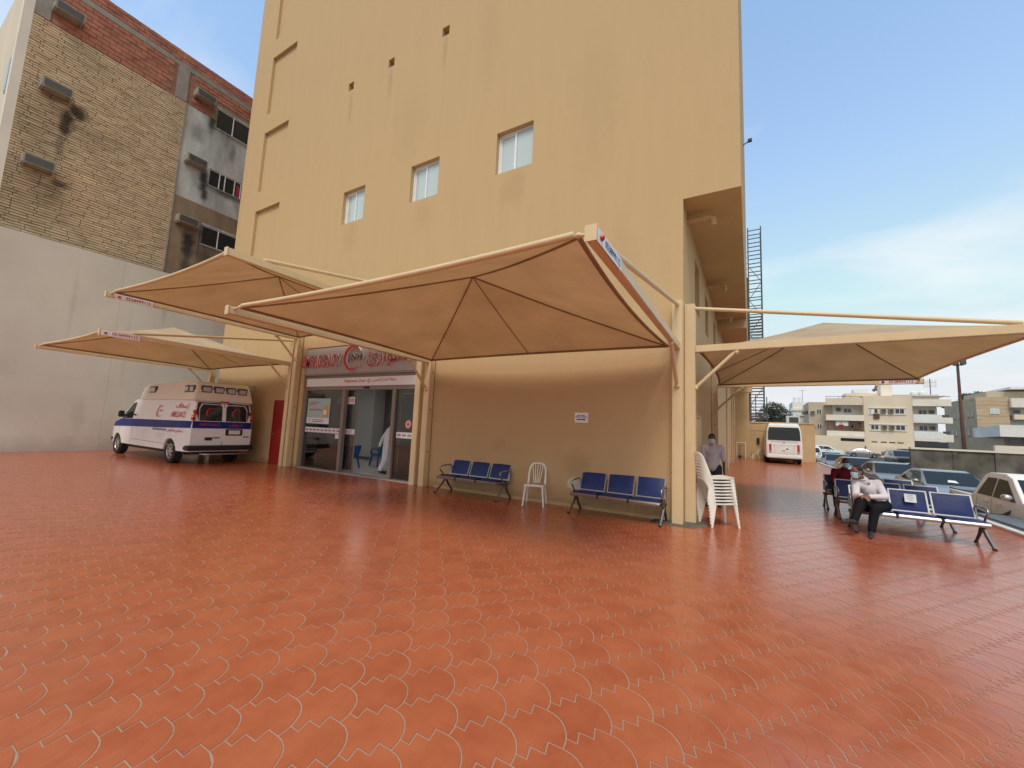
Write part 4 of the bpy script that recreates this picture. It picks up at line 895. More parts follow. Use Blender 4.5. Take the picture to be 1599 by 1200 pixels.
o = copy_tree(ch0); o.location = (.25, 38.6, 0); o.rotation_euler = (0, 0, R(200)); tag(o, 'white plastic chair far away beside the parked bus', 'chair')

# ------------------------------------------------------------------ people
def blob(name, mb, mat, parent, voxel, smooth_it=4):
    me = bpy.data.meshes.new(name); off = wloc(parent); me.from_pydata([tuple(Vector(v)-off) for v in mb.v], [], mb.f)
    bm = bmesh.new(); bm.from_mesh(me); bmesh.ops.recalc_face_normals(bm, faces=bm.faces); bm.to_mesh(me); bm.free()
    o = bpy.data.objects.new(name, me)
    rm = o.modifiers.new('r', 'REMESH'); rm.mode = 'VOXEL'; rm.voxel_size = voxel; rm.use_smooth_shade = True
    sm = o.modifiers.new('s', 'SMOOTH'); sm.iterations = smooth_it; sm.factor = .5
    out = bake(o); bpy.data.objects.remove(o); out.name = name
    out.materials.clear(); out.materials.append(MATS[mat]); out.polygons.foreach_set('use_smooth', [True]*len(out.polygons))
    n = bpy.data.objects.new(name, out); col.objects.link(n); n.parent = parent; return n
def hand(mb, wr, d, nrm, side, curl=.5):
    d = Vector(d).normalized(); nrm = Vector(nrm); nrm = (nrm - d*nrm.dot(d)).normalized(); s = d.cross(nrm)*side; wr = Vector(wr)
    mb.ell(wr+d*.045, (.040, .016, .052), (s, nrm, d)); mb.cap(wr-d*.02, wr+d*.02, .027, .026)
    for i, (o_, l_) in enumerate(((-.028, .066), (-.0095, .076), (.0095, .072), (.028, .056))):
        b0 = wr+d*.082+s*o_; d1 = (d+nrm*(-curl*.5)).normalized(); b1 = b0+d1*l_*.55; d2 = (d+nrm*(-curl*1.5)).normalized()
        mb.cap(b0-d*.01, b1, .0095, .009); mb.cap(b1, b1+d2*l_*.5, .009, .0075)
    t0 = wr+d*.025-s*.03; t1 = t0+(d*.7-s*.6-nrm*.3).normalized()*.04; mb.cap(t0, t1, .0125, .011); mb.cap(t1, t1+(d-s*.15-nrm*.3).normalized()*.03, .0105, .009)
def person(label, base, J, skin, shirt, trousers, long_sleeve=True, robe=False, mask=True, grp=None, hair=True):
    r = empty('person', base); tag(r, label, 'person', grp)
    J = {k: Vector(v) for k, v in J.items()}
    f = J['face'].normalized(); u = (J.get('up', Vector((0, 0, 1)))); u = (u - f*u.dot(f)).normalized(); s = f.cross(u); hc = J['head']
    b = MB(); ax = (s, f, u)
    b.ell(hc+u*.025, (.074, .094, .095), ax); b.ell(hc-u*.045+f*.022, (.060, .070, .070), ax); b.cap(hc+f*.088-u*.002, hc+f*.104-u*.032, .012, .015)
    b.ell(hc-u*.062+f*.082, (.024, .012, .010), ax); b.ell(hc-u*.10+f*.062, (.03, .025, .02), ax)
    for q in (-1, 1): b.ell(hc+s*(q*.077)-u*.005-f*.005, (.012, .022, .032), ax); b.ell(hc+s*(q*.03)+f*.082+u*.012, (.018, .010, .008), ax)
    b.cap(hc-u*.06-f*.015, J['neck'], .052, .056)
    b.cap(J['neck'], J['chest'], .06, .11); b.cap(J['chest'], J['pelvis'], .115, .11); b.cap(J['shL'], J['shR'], .05, .05)
    for q, sd in (('L', 1), ('R', -1)):
        b.cap(J['sh'+q], J['el'+q], .050, .038); b.cap(J['el'+q], J['wr'+q], .038, .026); hd = J.get('hd'+q, J['wr'+q]-J['el'+q]); hand(b, J['wr'+q], hd, J.get('hn'+q, f), sd)
        b.cap(J['hip'+q], J['kn'+q], .072, .050); b.cap(J['kn'+q], J['an'+q], .050, .034); b.cap(J['an'+q], J['to'+q], .034, .024); b.cap(J['pelvis'], J['hip'+q], .09, .08)
    blob('body', b, skin, r, .008, 3)
    for q in (-1, 1):
        e = MB().ell(hc+s*(q*.031)+f*.083+u*.006, (.0125, .0085, .0085), ax, nu=10, nv=7).build('eye', 'eye_white', r, smooth=60)
        MB().ell(hc+s*(q*.031)+f*.090+u*.006, (.005, .003, .005), ax, nu=8, nv=5).build('pupil', 'hair_black', e, smooth=60)
        MB().cap(hc+s*(q*.016)+f*.092+u*.026, hc+s*(q*.046)+f*.084+u*.027, .005, .004).build('eyebrow', 'hair_black', r, smooth=60)
    if hair:
        h = MB(); h.ell(hc+u*.040-f*.012, (.080, .094, .088), ax); h.ell(hc-f*.05-u*.005, (.072, .055, .07), ax)
        blob('hair', h, 'hair_black', r, .012, 2)
    if mask:
        m_ = MB(); vv = []; n = 10
        for j in range(7):
            for i in range(n+1):
                a = R(-62+124*i/n); t = j/6; hgt = -.005-.098*t; bul = 1+.10*math.sin(math.pi*t)
                vv.append(hc + s*(math.sin(a)*.081*(1-.16*t)) + f*(math.cos(a)*.106*bul - .004*t) + u*(hgt+.012*math.cos(a)*(1-t)))
        m_.add(vv, [(j*(n+1)+i, j*(n+1)+i+1, (j+1)*(n+1)+i+1, (j+1)*(n+1)+i) for j in range(6) for i in range(n)])
        mk = m_.build('face_mask', 'mask_blue', r, smooth=80)
        for q in (-1, 1): MB().tube([hc+s*(q*.070)+f*.05-u*.012, hc+s*(q*.083)-u*.0+f*.0, hc+s*(q*.068)+f*.045-u*.09], .002, 6).build('ear_loop', 'white_panel', mk)
    c = MB(); g = .020
    c.ell(J['chest']+(J['neck']-J['chest'])*.25, (.17, .115, .13), ((J['shR']-J['shL']).normalized(), (J['shR']-J['shL']).normalized().cross((J['neck']-J['chest']).normalized()), (J['neck']-J['chest']).normalized()))
    c.cap(J['chest'], J['pelvis'], .125+g, .130+g); c.cap(J['shL'], J['shR'], .062, .062); c.cap(J['neck']-(J['neck']-J['chest'])*.25, J['neck']-(J['neck']-J['chest'])*.02, .085, .068)
    for q in 'LR':
        c.cap(J['chest']+(J['sh'+q]-J['chest'])*.5, J['sh'+q], .10, .07)
        c.cap(J['sh'+q], J['el'+q], .068, .058)
        if long_sleeve or robe: c.cap(J['el'+q], J['wr'+q]-(J['wr'+q]-J['el'+q])*.06, .056, .042)
        else: pass
    if robe:
        for q in 'LR': c.cap(J['hip'+q], J['kn'+q], .125, .105); c.cap(J['kn'+q], J['an'+q]+Vector((0, 0, .07)), .105, .085)
        c.cap(J['pelvis'], (J['anL']+J['anR'])/2+Vector((0, 0, .13)), .145, .11)
        blob('robe', c, shirt, r, .012)
    else:
        blob('shirt', c, shirt, r, .011)
        t = MB(); t.ell(J['pelvis'], (.155, .13, .12))
        for q in 'LR':
            t.cap(J['pelvis']+(J['hip'+q]-J['pelvis'])*.6, J['hip'+q], .115, .11); t.cap(J['hip'+q], J['kn'+q], .108, .080); t.cap(J['kn'+q], J['an'+q]+(J['kn'+q]-J['an'+q])*.08, .078, .058)
        blob('trousers', t, trousers, r, .011)
        # collar and belt line
        MB().tube([J['neck']+(s*math.cos(a)+f*math.sin(a))*.066-(u*.01 if False else Vector((0, 0, .012))) for a in (2*math.pi*i/12 for i in range(13))], .013, 6, cap=False).build('collar', shirt, r, smooth=80)
    for q in 'LR':
        sh = MB(); an, to = J['an'+q], J['to'+q]; d = (to-an); d.normalize() if d.length else None
        hl = an-Vector((0, 0, .03))-d*.03
        sh.cap(hl, to-d*.06+Vector((0, 0, .008)), .042, .043); sh.cap(to-d*.06+Vector((0, 0, .008)), to+d*.05, .043, .032); sh.cap(an+Vector((0, 0, .0)), hl, .045, .043)
        blob('shoe', sh, 'black_plastic', r, .010, 2)
    return r
person('seated man in white shirt and black trousers, legs crossed, on the front bench', (1.9, 9.95, 0), dict(
    head=(1.675, 9.80, 1.085), face=(-.80, -.58, -.12), up=(-.1, -.12, 1), neck=(1.76, 9.90, .965), chest=(1.86, 10.02, .79), pelvis=(2.0, 10.10, .515),
    shL=(2.00, 10.02, .895), shR=(1.665, 9.90, .875), elL=(2.05, 9.80, .68), wrL=(1.80, 9.60, .675), elR=(1.63, 9.70, .655), wrR=(1.68, 9.555, .69), hdL=(-1, -.25, .05), hdR=(.5, -.6, -.25), hnL=(0, -.3, 1), hnR=(0, -.3, 1),
    hipL=(2.09, 10.06, .49), hipR=(1.93, 10.04, .51), knL=(1.87, 9.62, .475), anL=(1.785, 9.52, .085), toL=(1.745, 9.36, .036), knR=(1.66, 9.52, .585), anR=(1.53, 9.33, .27), toR=(1.39, 9.22, .25)), 'skin_brown', 'shirt_white', 'trousers_black')
person('seated man in maroon shirt with a mask, on the rearmost bench', (2.0, 13.0, 0), dict(
    head=(2.02, 13.02, 1.115), face=(-.12, -1, -.12), neck=(2.0, 13.10, .975), chest=(1.98, 13.14, .80), pelvis=(1.96, 13.10, .515),
    shL=(2.17, 13.12, .90), shR=(1.80, 13.12, .90), elL=(2.24, 12.98, .66), wrL=(2.10, 12.78, .60), elR=(1.74, 12.98, .66), wrR=(1.82, 12.76, .60), hnL=(0, 0, 1), hnR=(0, 0, 1),
    hipL=(2.06, 13.05, .49), hipR=(1.86, 13.05, .49), knL=(2.10, 12.58, .48), anL=(2.06, 12.58, .085), toL=(2.05, 12.42, .036), knR=(1.74, 12.58, .48), anR=(1.74, 12.55, .085), toR=(1.72, 12.39, .036)), 'skin_dark', 'shirt_maroon', 'trousers_navy', long_sleeve=False)
person('masked man in a pale lilac shirt standing behind the chair stack', (-.80, 10.9, 0), dict(
    head=(-.80, 10.86, 1.56), face=(-.05, -1, -.1), neck=(-.79, 10.90, 1.42), chest=(-.79, 10.92, 1.22), pelvis=(-.79, 10.92, .93),
    shL=(-.61, 10.92, 1.36), shR=(-.97, 10.92, 1.36), elL=(-.56, 10.96, 1.07), wrL=(-.55, 10.88, .82), elR=(-1.0, 10.90, 1.08), wrR=(-.97, 10.80, .84), hnL=(-1, 0, 0), hnR=(1, 0, 0),
    hipL=(-.70, 10.92, .88), hipR=(-.88, 10.92, .88), knL=(-.68, 10.90, .48), anL=(-.67, 10.94, .085), toL=(-.64, 10.79, .036), knR=(-.89, 10.89, .48), anR=(-.90, 10.94, .085), toR=(-.92, 10.79, .036)), 'skin_dark', 'shirt_lilac', 'trousers_navy', long_sleeve=False)
person('man in a long white robe walking into the lobby', (-9.93, 9.3, 0), dict(
    head=(-9.85, 9.36, 1.575), face=(.5, .85, -.1), neck=(-9.87, 9.33, 1.43), chest=(-9.88, 9.32, 1.22), pelvis=(-9.90, 9.30, .93),
    shL=(-10.03, 9.40, 1.36), shR=(-9.71, 9.22, 1.36), elL=(-10.18, 9.32, 1.09), wrL=(-10.23, 9.26, .84), elR=(-9.63, 9.18, 1.08), wrR=(-9.59, 9.24, .84), hnL=(1, 0, 0), hnR=(-1, 0, 0),
    hipL=(-9.97, 9.34, .88), hipR=(-9.83, 9.27, .88), knL=(-9.99, 9.42, .48), anL=(-9.96, 9.40, .085), toL=(-9.85, 9.52, .036), knR=(-9.89, 9.26, .48), anR=(-9.97, 9.14, .10), toR=(-9.89, 9.24, .036)), 'skin_brown', 'thobe_white', None, robe=True)
def at(x, y, z): return (7.75+x, 60+y, gz+z)
person('distant man in a light blue shirt among the parked cars', at(0, 0, 0), dict(
    head=at(0, -.04, 1.56), face=(-.1, -1, -.1), neck=at(0, 0, 1.42), chest=at(0, .02, 1.22), pelvis=at(0, .02, .93), shL=at(.18, .02, 1.36), shR=at(-.18, .02, 1.36), elL=at(.24, .05, 1.08), wrL=at(.24, -.03, .84), elR=at(-.24, .05, 1.08), wrR=at(-.24, -.03, .84), hnL=(-1, 0, 0), hnR=(1, 0, 0),
    hipL=at(.09, .02, .88), hipR=at(-.09, .02, .88), knL=at(.10, 0, .48), anL=at(.10, .04, .085), toL=at(.12, -.11, .036), knR=at(-.10, 0, .48), anR=at(-.10, .04, .085), toR=at(-.12, -.11, .036)), 'skin_brown', 'shirt_sky', 'trousers_navy', mask=False)
# ------------------------------------------------------------------ vehicles (x forward, y left, rear at x = 0)
def arch(cx, r, zb, n=10):                            # wheel arch as a dip in the lower edge, from rear to front
    h = math.acos(max(-1, min(1, (zb-.33)/r))) if r > abs(zb-.33) else 0
    return [(cx - r*math.sin(h - 2*h*i/n), .33 + r*math.cos(h - 2*h*i/n)) for i in range(n+1)]
def shell(poly, hw, zc, xc, parent, name, mat, bevel=.02, smooth=35):
    bm = bmesh.new(); vs_ = [bm.verts.new((x, -1, z)) for x, z in poly]; bm.faces.new(vs_)
    r_ = bmesh.ops.extrude_face_region(bm, geom=bm.faces[:])
    for v in r_['geom']:
        if isinstance(v, bmesh.types.BMVert): v.co.y = 1
    for ax, cuts in (((0, 0, 1), zc), ((1, 0, 0), xc)):
        for c in cuts: bmesh.ops.bisect_plane(bm, geom=bm.verts[:]+bm.edges[:]+bm.faces[:], plane_co=Vector(ax)*c, plane_no=ax, dist=1e-5)
    bmesh.ops.bisect_plane(bm, geom=bm.verts[:]+bm.edges[:]+bm.faces[:], plane_co=(0, .82, 0), plane_no=(0, 1, 0)); bmesh.ops.bisect_plane(bm, geom=bm.verts[:]+bm.edges[:]+bm.faces[:], plane_co=(0, -.82, 0), plane_no=(0, 1, 0))
    for v in bm.verts: v.co.y *= hw(v.co.x, v.co.z)
    bmesh.ops.recalc_face_normals(bm, faces=bm.faces)
    if bevel: bmesh.ops.bevel(bm, geom=[e for e in bm.edges if e.is_manifold and e.calc_face_angle(0) > .75], offset=bevel, segments=3, affect='EDGES', clamp_overlap=True)
    me = bpy.data.meshes.new(name); bm.to_mesh(me); bm.free(); me.materials.append(MATS[mat])
    me.polygons.foreach_set('use_smooth', [True]*len(me.polygons)); me.set_sharp_from_angle(angle=R(smooth))
    o = bpy.data.objects.new(name, me); col.objects.link(o); o.parent = parent; return o
def side_pane(poly, hw, side, parent, name, mat, off=.006, zc=(), xc=()):
    bm = bmesh.new(); bm.faces.new([bm.verts.new((x, 0, z)) for x, z in poly])
    for ax, cuts in (((0, 0, 1), zc), ((1, 0, 0), xc)):
        for c in cuts: bmesh.ops.bisect_plane(bm, geom=bm.verts[:]+bm.edges[:]+bm.faces[:], plane_co=Vector(ax)*c, plane_no=ax, dist=1e-5)
    for v in bm.verts: v.co.y = side*(hw(v.co.x, v.co.z)+off)
    bmesh.ops.recalc_face_normals(bm, faces=bm.faces)
    f0 = bm.faces[:][0]; f0.normal_update()
    if f0.normal.y*side < 0: bmesh.ops.reverse_faces(bm, faces=bm.faces[:])
    me = bpy.data.meshes.new(name); bm.to_mesh(me); bm.free(); me.materials.append(MATS[mat])
    o = bpy.data.objects.new(name, me); col.objects.link(o); o.parent = parent; return o
def slope_pane(p0, p1, w0, w1, parent, name, mat, off=.008):       # glass lying on a sloping face of the profile
    d = Vector((p1[0]-p0[0], 0, p1[1]-p0[1])).normalized(); n = Vector((-d.z, 0, d.x))
    if n.z < 0 and abs(n.z) > .05: n = -n
    a, b = Vector((p0[0], 0, p0[1]))+n*off, Vector((p1[0], 0, p1[1]))+n*off; vv = []
    for i in range(7):
        t = -1+i/3
        vv += [a+Vector((0, w0*t, 0)), b+Vector((0, w1*t, 0))]
    return MB().add(vv, [(2*i, 2*i+2, 2*i+3, 2*i+1) for i in range(6)]).build(name, mat, parent, False)
def wheel(parent, x, y, r, w_, side, rimmat='rim_alloy', spokes=8):
    wb = empty('wheel', (x, y, r)); wb.parent = parent
    t = MB(); n = 28; prof = [(-w_/2, r*.66), (-w_/2, r*.93), (-w_/2+.03, r), (w_/2-.03, r), (w_/2, r*.93), (w_/2, r*.66)]
    k = len(prof); vv = [(q*math.cos(2*math.pi*i/n), yy, q*math.sin(2*math.pi*i/n)) for i in range(n) for yy, q in prof]
    t.add(vv, [(i*k+j, i*k+(j+1) % k, ((i+1) % n)*k+(j+1) % k, ((i+1) % n)*k+j) for i in range(n) for j in range(k)]); t.build('tyre', 'black_rubber', wb, False, smooth=40)
    yo = side*(w_/2-.03)
    rm = MB(); rm.tube([(0, yo-side*.05, 0), (0, yo-side*.03, 0)], r*.66, 28)
    rm.tube([(0, yo-side*.02, 0), (0, yo+side*.015, 0)], r*.2, 16)
    for i in range(spokes):
        a = 2*math.pi*i/spokes; rm.bar((r*.15*math.cos(a), yo-side*.005, r*.15*math.sin(a)), (r*.62*math.cos(a), yo-side*.005, r*.62*math.sin(a)), .05 if spokes < 9 else .03, .03, (0, 1, 0))
    ring = [(r*.62*math.cos(2*math.pi*i/24), yo, r*.62*math.sin(2*math.pi*i/24)) for i in range(25)]; rm.tube(ring, r*.05, 6, cap=False)
    rm.build('rim', rimmat, wb, False, smooth=40); MB().tube([(0, yo-side*.028, 0), (0, yo-side*.022, 0)], r*.60, 24).build('brake', 'dark_metal', wb, False); return wb
def hwf(base, prof, xlen, pw=.12, e=5):               # half width: table over height, rounded towards both ends
    def f(x, z):
        for (z0, w0), (z1, w1) in zip(prof, prof[1:]):
            if z <= z1: k = w0+(w1-w0)*max(0, (z-z0))/(z1-z0); break
        else: k = prof[-1][1]
        t = min(1, abs(x-xlen/2)/(xlen/2)); return base*k*(1-pw*t**e)
    return f
# -- ambulance
amb = empty('ambulance', (-15.08, 6.95, 0), math.pi); tag(amb, 'white ambulance van with blue stripe and raised roof parked under a canopy', 'ambulance')
LX = 5.75
hw = hwf(1.0, [(0, .96), (.45, .985), (.9, 1.0), (1.25, .995), (1.6, .945), (2.05, .86), (2.7, .80)], LX, .10, 8)
body = [(.02, .42)] + [(.55, .42)] + arch(1.15, .47, .42) + [(4.3, .42)] + arch(4.95, .45, .42) + [(5.55, .42), (5.70, .50), (5.74, .75), (5.70, 1.02), (5.55, 1.14), (4.85, 1.33), (4.05, 2.0), (3.9, 2.06), (.22, 2.06), (.10, 1.95), (.03, 1.5), (0, 1.15), (0, .6)]
sh = shell(body, hw, (.6, .9, 1.15, 1.25, 1.38, 1.6, 1.8), (.3, .6, 1.15, 2, 3, 3.9, 4.5, 5, 5.4), amb, 'body', 'ambulance_white', .025)
cap_ = [(.10, 2.03), (.12, 2.2), (.20, 2.62), (.30, 2.67), (1.1, 2.72), (1.9, 2.66), (3.45, 2.60), (3.75, 2.48), (4.25, 2.05), (4.2, 2.03)]
hwc = lambda x, z: (.90-.13*max(0, (z-2.05)/.65))*(1-.25*max(0, (x-3.2)/1.0)**2)
shell(cap_, hwc, (2.1, 2.3, 2.5), (.6, 1.2, 2, 3, 3.5, 3.9), amb, 'raised_roof', 'ambulance_cream', .035)
for s in (-1, 1):
    side_pane([(.03, 1.165), (5.64, 1.02), (5.42, 1.165), (4.75, 1.33), (.02, 1.385)], hw, s, amb, 'blue_stripe', 'ambulance_blue', .005, (1.25,), (.3, .6, 1.2, 2, 3, 4, 4.7, 5, 5.3))
    side_pane([(3.72, 1.36), (4.72, 1.34), (4.08, 1.92), (3.80, 1.95)], hw, s, amb, 'door_window', 'car_glass', .008, (1.6, 1.8), ())
    for x in (3.62, 4.98-.18): side_pane([(x, .48), (x+.012, .48), (x+.012, 1.15), (x, 1.15)], hw, s, amb, 'door_gap', 'black_plastic', .004, (.6, .9), ())
    side_pane([(3.5, .62), (.75, .58), (.75, .60), (3.5, .64)], hw, s, amb, 'body_crease', 'bin_grey', .003, (), (1.2, 2, 3))
    MB().box(3.45, 3.58, s*.985, s*1.02, 1.46, 1.52).build('door_handle', 'dark_metal', amb, False)
    MB().box(4.38, 4.52, s*1.02, s*1.18, 1.38, 1.62).bar((4.42, s*.95, 1.45), (4.45, s*1.08, 1.48), .06, .06).build('mirror', 'black_plastic', amb, False, bevel=.03)
    # corner tail lamp in three fields
    for z0, z1, m_ in ((1.40, 1.52, 'lamp_red'), (1.52, 1.60, 'lamp_amber'), (1.60, 1.74, 'lamp_red')):
        MB().box(-.015, .13, s*(hw(.05, (z0+z1)/2)-.06), s*(hw(.05, (z0+z1)/2)+.012), z0, z1-.004).build('tail_lamp', m_, amb, False, bevel=.012)
    for x in (.74, .40, 3.0): 
        y = hwc(x, 2.4)
        f_ = MB().box(x-.165, x+.165, s*(y-.03), s*(y+.03), 2.28, 2.53).build('side_beacon', 'dark_metal', amb, False, bevel=.02); MB().box(x-.13, x+.13, s*(y), s*(y+.045), 2.315, 2.50).build('lens', 'lamp_clear', f_, False, bevel=.02)
    for x in (1.15, 4.95): wheel(amb, x, s*.84, .385, .25, s)
# rear: doors, windows, stripe, plate, bumper, roof lamps
xr = -.012
def rq(name, mat, y0, y1, z0, z1, x=xr, t=.01, lean=0): 
    m_ = MB(); g0, g1 = rear_x(z0), rear_x(z1)
    m_.add([(g0+x, y0, z0), (g0+x, y1, z0), (g1+x, y1-lean*(1 if y1 > 0 else -1) if False else y1, z1), (g1+x, y0, z1), (g0+x+t, y0, z0), (g0+x+t, y1, z0), (g1+x+t, y1, z1), (g1+x+t, y0, z1)], [(0, 1, 2, 3), (4, 5, 6, 7), (0, 1, 5, 4), (1, 2, 6, 5), (2, 3, 7, 6), (3, 0, 4, 7)])
    return m_.build(name, mat, amb, False)
def rear_x(z): return 0 if z < 1.15 else .03*(z-1.15)/.35 if z < 1.5 else .03+.07*(z-1.5)/.45
rq('blue_stripe', 'ambulance_blue', -.875, .875, 1.165, 1.385)
for s in (-1, 1):
    y0, y1 = sorted((s*.05, s*.72))
    rq('window_surround', 'ambulance_white', y0-.0, y1+.0, 1.385, 1.40, xr-.003)
    g = MB(); pts = [(s*.06, 1.40), (s*.70, 1.40), (s*.70, 1.78), (s*.62, 1.93), (s*.12, 1.93), (s*.06, 1.88)]
    g.add([(rear_x(z)+xr-.004, y, z) for y, z in pts], [tuple(range(6))]); rw = g.build('rear_window', 'dark_glass', amb, False)
    crescent('crescent', .165, 'print_red', amb, (rear_x(1.66)+xr-.012, s*.38-.0, 1.66), (0, -1, 0), (0, 0, 1), thick=.32, ext=.002, world=False)
    g = MB(); g.add([(rear_x(z)+xr-.001, y, z) for y, z in ((s*.72, 1.40), (s*.80, 1.70), (s*.76, 1.99), (s*.1, 2.0), (s*.1, 1.955), (s*.66, 1.955), (s*.725, 1.80))], [tuple(range(7))]); g.build('rear_trim', 'black_plastic', amb, False)
rq('door_gap', 'black_plastic', -.006, .006, .62, 1.95, -.008)
text('lettering', 'AMBULANCE', .60, 'print_red', amb, (xr-.012+.02, .70, 1.225), (0, -1, 0), (0, 0, 1), .10, world=False, bold=.008)
text('lettering', 'إسعاف', .42, 'print_red', amb, (xr-.012+.02, -.18, 1.20), (0, -1, 0), (0, 0, 1), .15, world=False, arabic=True, bold=.02)
pl = MB().box(-.022, .0, -.60, -.08, .94, 1.15).build('plate_holder', 'black_plastic', amb, False, bevel=.015); MB().box(-.028, -.018, -.52, -.17, .98, 1.11).build('plate', 'white_panel', pl, False)
MB().box(-.018, 0, .30, .50, .78, .88).box(-.018, 0, .08, .28, .85, .88).box(-.018, 0, -.82, -.64, .88, .91).build('badge', 'print_dark', amb, False, fix=False)
MB().prism([(-.10, .46), (-.12, .60), (.02, .63), (.25, .60), (.25, .46)], 'y', -.97, .97).build('rear_bumper', 'black_plastic', amb, False, bevel=.03)
MB().tube([(-.03, .60, .36), (-.22, .52, .35), (-.25, .40, .35), (-.25, -.75, .35), (-.22, -.85, .35), (-.03, -.9, .36)], .028, 10).build('rear_step', 'silver_metal', amb, False, smooth=60)
for y in (-.54, -.18, .18, .54):
    f_ = MB().box(.135, .20, y-.165, y+.165, 2.29, 2.54).build('rear_beacon', 'dark_metal', amb, False, bevel=.025); MB().box(.115, .17, y-.135, y+.135, 2.32, 2.51).build('lens', 'lamp_clear', f_, False, bevel=.025)
MB().box(.06, .12, -.12, .12, 2.02, 2.06).build('brake_lamp', 'lamp_red', amb, False)
slope_pane((4.85, 1.36), (4.10, 1.97), .80, .68, amb, 'windscreen', 'car_glass'); MB().box(5.45, 5.78, -.93, .93, .45, .66).build('front_bumper', 'black_plastic', amb, False, bevel=.05)
MB().box(5.60, 5.76, -.5, .5, .72, 1.0).build('grille', 'black_plastic', amb, False, bevel=.02)
for s in (-1, 1): MB().box(5.55, 5.74, s*.56 if s > 0 else -.88, .88 if s > 0 else -.56, .78, 1.0).build('headlight', 'lamp_clear', amb, False, bevel=.03)
MB().box(3.2, 3.5, -.12, .12, 2.6, 2.66).build('roof_fin', 'dark_metal', amb, False)
MB().box(.5, 5.3, -.8, .8, .30, .44).build('underbody', 'black_plastic', amb, False)
# lettering on the left side (towards the yard)
LS, UZ = (-1, 0, 0), (0, 0, 1)
def amb_text(body_, x, z, wd, h, mat, ar=False, b_=.015, tilt=0):
    y = max(hw(x, z), hw(x-wd, z), hw(x-wd/2, z), hw(x, z+h)+h*tilt, hw(x-wd, z+h)+h*tilt, hw(x-wd/2, z+h/2)+h/2*tilt)+.006; n = text('lettering', body_, wd, mat, amb, (x, y, z), LS, (0, -tilt, 1), h, world=False, arabic=ar, bold=b_); return n
amb_text('إسعاف', 1.22, 1.72, .86, .24, 'print_red', True, .01, .21); amb_text('AMBULANCE', 1.40, 1.48, 1.0, .19, 'print_red', False, .008, .16)
amb_text('Jeddah National Hospital', 2.55, .99, 1.08, .12, 'print_blue'); amb_text('مستشفى جدة الوطني', 1.40, .96, 1.1, .16, 'print_red', True)
crescent('crescent', .20, 'print_red', amb, (2.3, hw(2.3, 1.66)+.022, 1.66), LS, (0, -.19, 1), thick=.24, ext=.002, world=False); amb_text('JNH', 2.35, 1.63, .26, .07, 'print_blue', False, .01, .12)
for z, wd in ((.90, .55), (.83, .50), (.77, .45)): amb_text('- - - - - - -', 2.15, z, wd, .016, 'bin_grey')
cr = crescent('emblem_ring', .16, 'bin_grey', amb, (3.1, hw(3.1, .82)+.006, .84), LS, UZ, thick=.06, ext=.001, world=False, a0=2)
def stretch_front(x): return x+.68 if x > 3.4 else x+.68*max(0, x-2.5)/.9
for ch in list(amb.children):
    if ch.type == 'EMPTY': ch.location.x = stretch_front(ch.location.x); continue
    for q_ in [ch]+list(ch.children):
        if abs(q_.matrix_local[0][0]-1) < 1e-4:
            for v in q_.data.vertices: v.co.x = stretch_front(v.co.x)
# -- minibus seen from behind
bus = empty('minibus', (1.95, 33.6, 0), R(90)); tag(bus, 'white minibus seen from behind, parked by the side wall', 'bus')
hb = hwf(1.08, [(0, .96), (.7, 1.0), (1.5, .99), (2.3, .93), (2.75, .80)], 6.3, .05, 8)
bp_ = [(.06, .38), (.9, .38)] + arch(1.5, .46, .38) + [(4.2, .38)] + arch(4.8, .46, .38) + [(6.1, .38), (6.28, .6), (6.3, 1.2), (6.0, 2.4), (5.8, 2.72), (.35, 2.76), (.16, 2.66), (.06, 2.2), (0, 1.3), (0, .6)]
shell(bp_, hb, (.6, .9, 1.2, 1.5, 1.9, 2.3, 2.6), (.4, 1, 2, 3, 4, 5, 5.8), bus, 'body', 'white_paint', .06)
for s in (-1, 1):
    for i in range(4): side_pane([(.5+1.3*i, 1.55), (1.7+1.3*i, 1.55), (1.7+1.3*i, 2.3), (.5+1.3*i, 2.3)], hb, s, bus, 'side_window', 'car_glass', .008, (1.9,), ())
    for x in (1.5, 4.8): wheel(bus, x, s*.93, .38, .24, s, 'bin_grey', 6)
    MB().box(-.02, .02, s*.80-.07, s*.80+.07, .72, 1.32).build('tail_lamp', 'lamp_red', bus, False, bevel=.012); MB().box(-.03, 0, s*.80-.05, s*.80+.05, .74, .88).build('reverse_lamp', 'lamp_clear', bus, False, bevel=.01)
def bx_(z): return 0 if z < 1.3 else .06*(z-1.3)/.9 if z < 2.2 else .06+.10*(z-2.2)/.46
MB().add([(bx_(z)-.022, y, z) for y, z in ((-.93, 1.60), (.93, 1.60), (.91, 2.2), (.84, 2.48), (-.84, 2.48), (-.91, 2.2))], [(0, 1, 2, 5), (5, 2, 3, 4)]).build('rear_window', 'car_glass', bus, False)
for z in (1.5, 1.24): MB().box(-.006, 0.01, -.78, .78, z, z+.012).build('panel_gap', 'bin_grey', bus, False)
MB().box(-.006, .01, -.55, -.535, .7, 1.22).box(-.006, .01, .535, .55, .7, 1.22).box(-.006, .01, -.55, .55, .70, .712).build('hatch_gap', 'bin_grey', bus, False, fix=False)
p_ = MB().box(-.015, .01, -.26, .14, .84, 1.08).build('plate', 'white_panel', bus, False); MB().box(-.02, -.014, -.24, -.1, .98, 1.06).build('plate_mark', 'print_dark', p_, False); MB().box(-.02, -.014, -.05, .1, .86, .94).build('plate_mark', 'lamp_amber', p_, False)
MB().box(-.07, .2, -1.02, 1.02, .38, .62).build('rear_bumper', 'white_paint', bus, False, bevel=.05); MB().tube([(-.01, 0, 1.46), (-.02, 0, 1.46)], .05, 12).build('emblem', 'silver_metal', bus, False)
